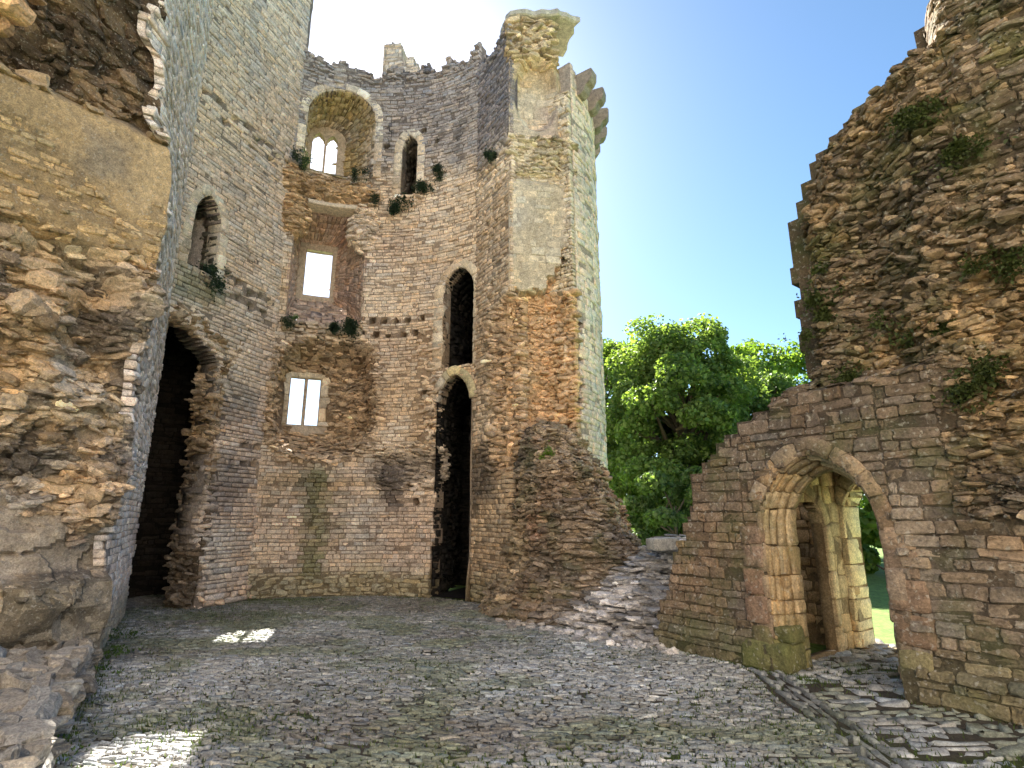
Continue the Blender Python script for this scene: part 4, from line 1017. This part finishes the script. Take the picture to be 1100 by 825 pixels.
# right side wall, vault slab and back of the high mass
def quadwall(pa, pb, z0, z1, T, name, colf, cell=.1):
    p = Path([pa, pb]); mb = MB(); core(mb, wallmap(p), 0, p.len, z0, z1, ALL, colf, cell=cell, T=T, rec=0, amp=.03)
    lay(mb, wallmap(p), 0, p.len, z0, z1, ALL, colf, L=.26, H=.13, rubble=lambda u, z: .3+0*u, rng=rh)
    return mb.build(name, M_DARK, gate)
quadwall(tuple(hp(2.9, 2.0)), tuple(hp(2.9, .5)), -.05, 2.7, .4, 'porch_wall', ac)
mb = MB(); 
def vlt(u, v, d, nb=0):
    u, v, d = np.broadcast_arrays(u, v, d); p0 = H0[0]+HT[0]*u-HN[0]*v; p1 = H0[1]+HT[1]*u-HN[1]*v
    return np.stack([p0, p1, 2.62-.35*((u-2.2)/.9)**2*(abs(u-2.2) < 1.4)-d], -1)
core(mb, vlt, 1.5, 4.2, .46, 2.35, ALL, bc, cell=.08, T=.35, rec=0, amp=.03); mb.build('porch_vault', M_DARK, gate)
mb = MB()
core(mb, lambda u, z, d, nb=0: HF(u, z, d-.95), .6, 7, 2.4, 9.0, lambda u, z: (u > hl(z)+.35) & ((z > 3.0) | (u > 1.2)), h_col, cell=.12, T=1.3, rec=0, amp=.05); mb.build('wall_core', M_DARK, gate)

# ================================================================== REAR OF THE COURTYARD
rear = empty('castle_wall', (0, -6.5, 0), 'high unseen sunlit castle wall closing the courtyard behind the viewpoint', 'wall')  # out of view, added for the sunlight it bounces into the courtyard
mb = MB(); rw = wallmap(Path([(9.5, -5.5), (4, -7), (-5, -7), (-9.5, -5)]))
rc = lambda u, z: base_col(u*.6, z*.6, 200, C3(.54, .45, .37), C3(.60, .53, .46), C3(.47, .43, .40))
core(mb, rw, 0, 19.7, -.2, 15, lambda u, z: z < 14.3+.8*vn(u*.8, u*0, 3), rc, cell=.25, T=1.5, rec=0, amp=.06, cv=.95)
mb.build('wall_face', M_ST, rear)
# ================================================================== MOUND AND LOOSE STONE HEAP
mound = empty('rubble_mound', (1.2, 9.8, 0), 'brown cone shaped stump of broken wall leaning on the foot of the tower', 'ruin')
def mdmap(u, z, d, nb=0):
    u, z, d = np.broadcast_arrays(u, z, d); f = u/1.15
    Lx = np.interp(z, [0, .35, .8, 3.1, 3.35, 3.5], [-.55, -.25, .05, .18, .36, .6])
    Rx = np.interp(z, [0, 1.1, 1.8, 2.7, 3.1, 3.35, 3.5], [3.0, 2.35, 2.0, 1.62, 1.35, 1.05, .8])
    ry = np.interp(z, [0, .4, 1, 2, 3, 3.35, 3.5], [1.85, 1.6, 1.4, 1.15, .8, .5, .15])
    n = fbm(u*1.3, z*1.3, 2, 3, 111); dd = d+.15*n+.07*np.floor(((z+.1*n)*3) % 2)
    sx = np.sign(np.sin(f))*np.abs(np.sin(f))**.8; cy = np.abs(np.cos(f))**.8*np.sign(np.cos(f))
    cx = (Lx+Rx)/2; rx = (Rx-Lx)/2
    return np.stack([cx+rx*sx+dd*np.sin(f), 11.25-ry*cy-dd*np.cos(f), z+dd*.25*ss(z, 2.8, 3.5)], -1)
def md_col(u, z):
    n = fbm(u*1.4, z*1.3, 3, 4, 113); m = fbm(u*2.4, z*2.3, 3, 4, 114)
    c = base_col(u*1.4, z*1.4, 101, C3(.26, .19, .135), C3(.34, .27, .20), C3(.19, .165, .145))
    c = stain(c, u, z, ss(n, .1, .4), C3(.42, .26, .19), .6); c = stain(c, u, z, ss(-m, .1, .4), C3(.15, .13, .11), .7)
    return stain(c, u, z, box(u, z+.2*n, -2, -1, -.1, 1.6, .2), C3(.45, .36, .25), .6)
rm = np.random.default_rng(51); mb = MB()
core(mb, mdmap, -1.8, 1.9, -.1, 3.5, ALL, md_col, cell=.05, closed=False, rec=.03, amp=.03)
lay(mb, mdmap, -1.8, 1.9, 0, 3.5, ALL, md_col, L=.17, H=.075, rubble=lambda u, z: .5+.3*fbm(u*.8, z*.8, 1, 2)+.25*ss(z, 1.8, 2.6), rng=rm, nx=4, ny=3, wob=.05, var=.2)
slab_on(mb, mdmap, 2000, (-1.75, 1.85, .05, 3.45), md_col, rm, sz=(.035, .095), dep=(-.03, .07), tilt=.25)
scatter(mb, mdmap, 300, (-1.7, 1.8, .1, 3.45), md_col, (.05, .14), (.0, .13), rm, flat=.4, rough=.7)
mb.build('stump_face', M_DARK, mound, smooth=False)
heap = empty('stone_heap', (1.9, 8.8, 0), 'sloping heap of loose pale grey stones between the stump and the gateway wall', 'stone heap')
def hpmap(u, v, d, nb=0):      # u 0..1 along the foot, v 0..1 up the slope
    u, v, d = np.broadcast_arrays(u, v, d)
    ax, ay = .62+(2.02-.62)*u, 9.62+(7.92-9.62)*u; bx, by = 1.9+(3.5-1.9)*u, 10.4+(8.9-10.4)*u
    zt = .85+.36*ss(u, .0, .5); st = np.floor(v*9)/9+ss((v*9) % 1, .5, 1)/9
    n = fbm(u*4, v*4, 3, 3, 121)
    d = d+.10*n
    return np.stack([ax+(bx-ax)*v-.5*d, ay+(by-ay)*v-.62*d, zt*st**.85+.6*d], -1)
hc = lambda u, v: stain(base_col(u*4, v*4, 111, C3(.42, .40, .39), C3(.60, .58, .58), C3(.27, .25, .235)), u, v, (1-ss(u*1., .0, .35))*.8, C3(.30, .25, .20))
mb = MB(); core(mb, hpmap, -.15, 1.1, -.02, 1.1, ALL, hc, cell=.02, closed=False, rec=.06, amp=.03, cv=.4)
lo = lambda u, v: hc(u, v)
def hp2(u, v, d, nb=0): return hpmap(u/2.2, v/1.6, d)
slab_on(mb, hpmap, 2200, (-.15, 1.08, -.03, 1.1), hc, rm, sz=(.06, .15), dep=(-.10, .10), yaw=.55, tilt=.09, flat=.2, wide=.75, k=4, snap=.075, box_=.7)
slab_on(mb, hpmap, 500, (-.2, 1.0, -.04, .35), hc, rm, sz=(.04, .10), dep=(-.05, .08), yaw=1.0, tilt=.15, wide=.8, flat=.22, snap=.06)
sd_ = rm.uniform(0, 1, 160); slabs(mb, np.stack([.1+2.0*sd_+rm.normal(0, .12, 160)-.1, 9.75-2.0*sd_+rm.normal(0, .14, 160)-.15, rm.uniform(0, .03, 160)], 1), np.tile([[1., -.8]], (160, 1)), rm.uniform(.02, .07, 160), hc(sd_, sd_*0)*rm.lognormal(0, .3, 160)[:, None], rm, yaw=2, wide=.8, flat=.4)
mb.build('heap_stones', M_PAVE, heap, smooth=False)
# block on the heap
bk = empty('stone_block', (2.36, 9.2, 1.14), 'squared pale stone block lying on top of the loose stone heap', 'stone block')
mb = MB(); bmf = lambda u, v, d, nb=0: np.stack(np.broadcast_arrays(2.36+u, 9.1-d+.2*u, 1.24+v), -1)
put_stones(mb, bmf, np.array([0.]), np.array([0.]), np.array([.22]), np.array([.10]), np.array([.22]), np.array([.12]), np.array([C3(.45, .44, .41)]), 8, 5, back=.25, rng=rm)
mb.build('block', M_DRESS, bk)

# ================================================================== TREES
def blob_leaves(mb, cen, rad, n, size, cols, rng, shell=.35):
    d = rng.normal(0, 1, (n, 3)); d /= np.linalg.norm(d, axis=1)[:, None]
    r = shell+(1-shell)*rng.random(n)**.6
    p = cen+d*r[:, None]*rad
    p += .12*np.stack([vn(p[:, 0]*1.5, p[:, 1]*1.5, p[:, 2]*1.5, k) for k in (1, 2, 3)], 1)*rad.mean()
    k = vn(p[:, 0]*1.6, p[:, 1]*1.6, p[:, 2]*2.0, 9)+.25*rng.normal(0, 1, n) > -.10
    p = p[k]; n = len(p)
    nrm = d[k]*.5+rng.normal(0, .6, (n, 3)); nrm[:, 2] += .5; nrm /= np.linalg.norm(nrm, axis=1)[:, None]
    t = np.cross(nrm, rng.normal(0, 1, (n, 3))); t /= np.linalg.norm(t, axis=1)[:, None]; b = np.cross(nrm, t)
    s = size*rng.uniform(.6, 1.3, n)[:, None]
    V = np.stack([p-t*s, p-b*s*.75+nrm*s*.15, p+t*s*.9, p+b*s*.75+nrm*s*.15], 1)
    c = cols[0]+(cols[1]-cols[0])*rng.random(n)[:, None]; c = c*rng.lognormal(0, .18, n)[:, None]
    mb.add(V.reshape(-1, 3), np.arange(n*4).reshape(-1, 4), np.repeat(c, 4, 0))
def tube(mb, pts, rad, col, sides=8):
    pts = np.array(pts, float); n = len(pts); V = []
    for i in range(n):
        t = pts[min(i+1, n-1)]-pts[max(i-1, 0)]; t /= np.linalg.norm(t)
        a = np.cross(t, [.3, .9, .1]); a /= np.linalg.norm(a); b = np.cross(t, a)
        for k in range(sides): V.append(pts[i]+rad[i]*(a*cos(2*pi*k/sides)+b*sin(2*pi*k/sides)))
    Q = [(i*sides+k, i*sides+(k+1) % sides, (i+1)*sides+(k+1) % sides, (i+1)*sides+k) for i in range(n-1) for k in range(sides)]
    mb.add(V, Q, col)
def tree(x, y, h, r, seed, label, cols, nleaf, lsize, nb=26, low=.18):
    rng = np.random.default_rng(seed)
    t = empty('broadleaf_tree', (x, y, 0), label, 'tree', 'broadleaf trees beyond the ruin')
    mt = MB(); mc = MB(); bark = C3(.10, .08, .06)
    top = np.array([x+rng.uniform(-.4, .4), y, h*.62]); tr = [np.array([x, y, -.1])+(top-np.array([x, y, -.1]))*k/5+rng.normal(0, .08, 3)*(k > 0) for k in range(6)]
    tube(mt, tr, [h*.03*(1-.14*k) for k in range(6)], bark)
    for i in range(nb):
        a = i*2.399; zc = low+(1-low)*(i+.5)/nb; w_ = math.sqrt(max(.05, 1-((zc-.45)/.58)**2))
        rr = r*w_*rng.uniform(.35, .95); c = np.array([x+rr*cos(a), y+rr*sin(a), h*zc*.93])
        rad = r*np.array([rng.uniform(.20, .36)]*2+[rng.uniform(.14, .24)])
        if c[2]+rad[2] > h: c[2] = h-rad[2]
        blob_leaves(mc, c, rad, nleaf//nb, lsize, cols, rng)
        s = tr[min(4, 1+int(zc*4))]; mid = (s+c)/2+rng.normal(0, .3, 3)
        tube(mt, [s, mid, c], [h*.011, h*.008, h*.003], bark, 6)
    mt.build('trunk', M_BARK, t); mc.build('crown', M_LEAF, t, smooth=False)
    return t
G1 = (C3(.09, .155, .05), C3(.20, .28, .08)); G2 = (C3(.09, .17, .03), C3(.18, .26, .05)); G3 = (C3(.08, .14, .055), C3(.15, .22, .08))
tree(6.9, 22.5, 9.9, 3.9, 1, 'large dense green sycamore in the gap between tower and gateway', G1, 150000, .088, 70, .08)
tree(3.9, 26.5, 10.9, 3.3, 2, 'leafy tree whose crown shows just right of the tower edge', G1, 60000, .095, 44, .08)
tree(13.6, 28.5, 11.3, 3.8, 3, 'paler yellow green tree peeping out beside the high rubble mass', G2, 40000, .11, 36, .1)
tree(10.3, 25, 8.6, 3.6, 4, 'darker tree filling the gap right of the large sycamore', G3, 60000, .10, 44, .05)
tree(7.0, 32, 6.5, 5.0, 5, 'low bright green tree behind the large sycamore trunk', G2, 16000, .17, 16, .05)
tree(5.2, 18.5, 3.3, 1.9, 6, 'dark bushy sapling low in the gap behind the stone heap', G3, 14000, .09, 14, .02)
tree(-9.6, 27.0, 6.2, 2.6, 7, 'tree glimpsed through the low two light window', G2, 9000, .16, 14, .1)
tree(12.2, 17.0, 4.4, 2.4, 8, 'tree seen outside through the gateway arch', G2, 9000, .16, 14, .02)

# ================================================================== WALL PLANTS
def tuft(p, nrm, size, label, seed, n=160, col=(C3(.035, .055, .025), C3(.08, .12, .045)), hang=.5, name='wall_plant', broad=.2):
    rng = np.random.default_rng(seed); t = empty(name, tuple(p), label, 'plant', 'plants rooted in the ruined masonry')
    mb = MB(); n1 = np.array(nrm, float)
    sub = rng.normal(0, 1, (5, 3))*size*np.array([.5, .5, .3]); ssz = rng.uniform(.12, .34, 5); wh = rng.integers(0, 5, n)
    c = sub[wh]+rng.normal(0, 1, (n, 3))*size*ssz[wh][:, None]*np.array([1., 1., 1.2]); kk = vn(c[:, 0]*5/size*.35, c[:, 1]*5/size*.35, c[:, 2]*5/size*.35, seed) > -.25+.5*(np.linalg.norm(c, axis=1)/size-.4)
    c = c[kk]; n = len(c); c = c*np.where(np.array(nrm) != 0, 1, 1)-n1*np.maximum(0, c@n1)[:, None]*.8+np.array(p)+n1*size*.05
    d = rng.normal(0, .7, (n, 3))+n1*.9; d[:, 2] += rng.uniform(-hang, 1-hang, n)*1.2; d /= np.linalg.norm(d, axis=1)[:, None]
    s = np.cross(d, rng.normal(0, 1, (n, 3))); s /= np.linalg.norm(s, axis=1)[:, None]
    l = size*rng.uniform(.08, .22, n)[:, None]; w_ = l*broad
    V = np.stack([c, c+d*l*.5+s*w_, c+d*l, c+d*l*.5-s*w_], 1); V[:, 2, 2] -= hang*l[:, 0]*.5
    cc = col[0]+(col[1]-col[0])*rng.random(n)[:, None]
    mb.add(V.reshape(-1, 3), np.arange(n*4).reshape(-1, 4), np.repeat(cc, 4, 0)); mb.build('foliage', M_TUFT, t, smooth=False)
def on(mapf, u, z, d=.08): return mapf(np.array(u), np.array(z), np.array(d))
def bwn(u): a, b = BWp.nr(u); return (float(a), float(b), 0)
DG = (C3(.025, .045, .03), C3(.05, .085, .04)); YG = (C3(.12, .2, .03), C3(.2, .32, .05)); MG = (C3(.045, .065, .02), C3(.09, .115, .035))
specs = [
 (on(BWf, .1, 10.35, .3), bwn(.1), .42, 'straggly dry plant at the left end of the top window ledge', DG),
 (on(BWf, 1.75, 10.2, .25), bwn(1.7), .38, 'dark tuft at the right end of the top window ledge', DG),
 (on(BWf, 2.15, 9.65, .1), bwn(2.1), .32, 'dark ivy tuft hanging right of the broken vault', DG),
 (on(BWf, 2.8, 9.55, .15), bwn(2.9), .48, 'wide dark plant under the small arched upper window', DG),
 (on(BWf, 3.35, 9.95, .1), bwn(3.3), .4, 'dark hanging tuft right of the small arched window', DG),
 (on(BWf, 3.8, 10.3, .12), bwn(3.8), .35, 'dark tuft in the angle beside the corner mass', DG),
 (on(BWf, 1.6, 6.12, .22), bwn(1.3), .5, 'low bushy plant on the right of the middle window ledge', DG),
 (on(BWf, .30, 6.12, .22), bwn(.3), .35, 'thin plant on the left of the middle window ledge', DG),
 (on(LWf, LL-2.1, 6.25, .08), (.95, -.31, 0), .6, 'dark plant growing under the arched side window', DG),
 (on(TL, .9, 9.9, .15), (-.8, -.6, 0), .35, 'plant on the broken ledge of the corner mass', DG),
 (on(mdmap, -.25, 2.75, .1), (0, -1, 0), .26, 'small bright green fern on the brown stump', YG),
 (on(HM, 2.6, 4.15, .1), (-.8, -.6, 0), .42, 'ivy clump upper left on the high rubble mass', MG),
 (on(HM, 2.35, 3.75, .1), (-.8, -.6, 0), .38, 'olive clump lower left on the high rubble mass', MG),
 (on(HM, 3.3, 3.45, .1), (-.8, -.6, 0), .42, 'dark green clump above the doorway right shoulder', MG),
 (on(HM, 2.75, 3.1, .1), (-.8, -.6, .2), .38, 'grassy tuft on the ledge above the arch', MG),
 (on(HM, 3.8, 5.6, .1), (-.8, -.6, .2), .36, 'small green plant near the squared stones of the rubble mass', MG),
 (on(HM, 4.1, 5.0, .1), (-.8, -.6, .2), .36, 'green weed below the squared stones at the right', MG),
 (on(HM, 3.75, 2.85, .1), (-.8, -.6, .2), .4, 'mossy clump in the orange hollow right of the arch', MG),
 (on(HM, 4.15, 3.9, .1), (-.8, -.6, .2), .36, 'trailing weed at the far right of the rubble mass', MG),
]
for i, (p, nrm, s, lab, col) in enumerate(specs): tuft(p, nrm, s*.72, lab, 100+i, n=int(2200*s/.35), col=col, broad=.3)
# weeds along the foot of the left pier
for i, (x, y, s, lab) in enumerate(((-4.35, 6.5, .22, 'weeds at the near corner foot of the left pier'), (-4.75, 7.3, .25, 'weeds halfway along the foot of the left pier'), (-5.4, 8.4, .25, 'weeds at the far foot of the left pier face'),
                              (-3.1, 4.45, .2, 'bright weed against the near end of the stone ledge'))):
    tuft((x, y, .04), (0, 0, 1), s, lab, 140+i, n=260, col=(C3(.05, .1, .02), C3(.10, .18, .04)), hang=.1, name='weed', broad=.25)
# grass in the paving joints
rg = np.random.default_rng(77); mb = MB(); n = 60000
x = rg.uniform(-7, 4.5, n); y = rg.uniform(3.2, 12.6, n)
m_ = 9000; q_ = rg.uniform(0, 1, m_); w_ = rg.integers(0, 4, m_)
ends = np.array([[1.9, 7.94, 4.3, 4.8], [-5.5, 12.3, -1.9, 12.75], [-3.2, 4.4, -6.6, 10.2], [-.4, 11.3, 1.9, 8.0]])[w_]
x = np.concatenate([x, ends[:, 0]+(ends[:, 2]-ends[:, 0])*q_+rg.normal(0, .07, m_)]); y = np.concatenate([y, ends[:, 1]+(ends[:, 3]-ends[:, 1])*q_-np.abs(rg.normal(0, .1, m_))]); n = len(x)
k = (fbm(x*.9, y*1.2, 4.4, 4)+np.where(np.arange(n) >= n-m_, .25, 0)+.25*rg.normal(0, 1, n) > .05) & inpave(x, y); x, y = x[k], y[k]; n = len(x)
a = rg.uniform(0, 2*pi, n); l = rg.uniform(.008, .028, n); wd = .006
P0 = np.stack([x, y, np.full(n, -.01)], 1); s = np.stack([np.cos(a), np.sin(a), 0*a], 1)*wd; up = np.stack([.5*l*rg.normal(0, 1, n), .5*l*rg.normal(0, 1, n), l+.015], 1)
V = np.stack([P0-s, P0+s, P0+up], 1); c = C3(.05, .09, .02)+(C3(.12, .17, .04)-C3(.05, .09, .02))*rg.random(n)[:, None]
mb.T = []; mb.add(V.reshape(-1, 3), np.arange(n*3).reshape(-1, 3), np.repeat(c, 3, 0), tri=True)
tag(mb.build('grass', M_TUFT, smooth=False), 'short grass and moss growing in the joints of the paving', 'grass', kind='stuff')
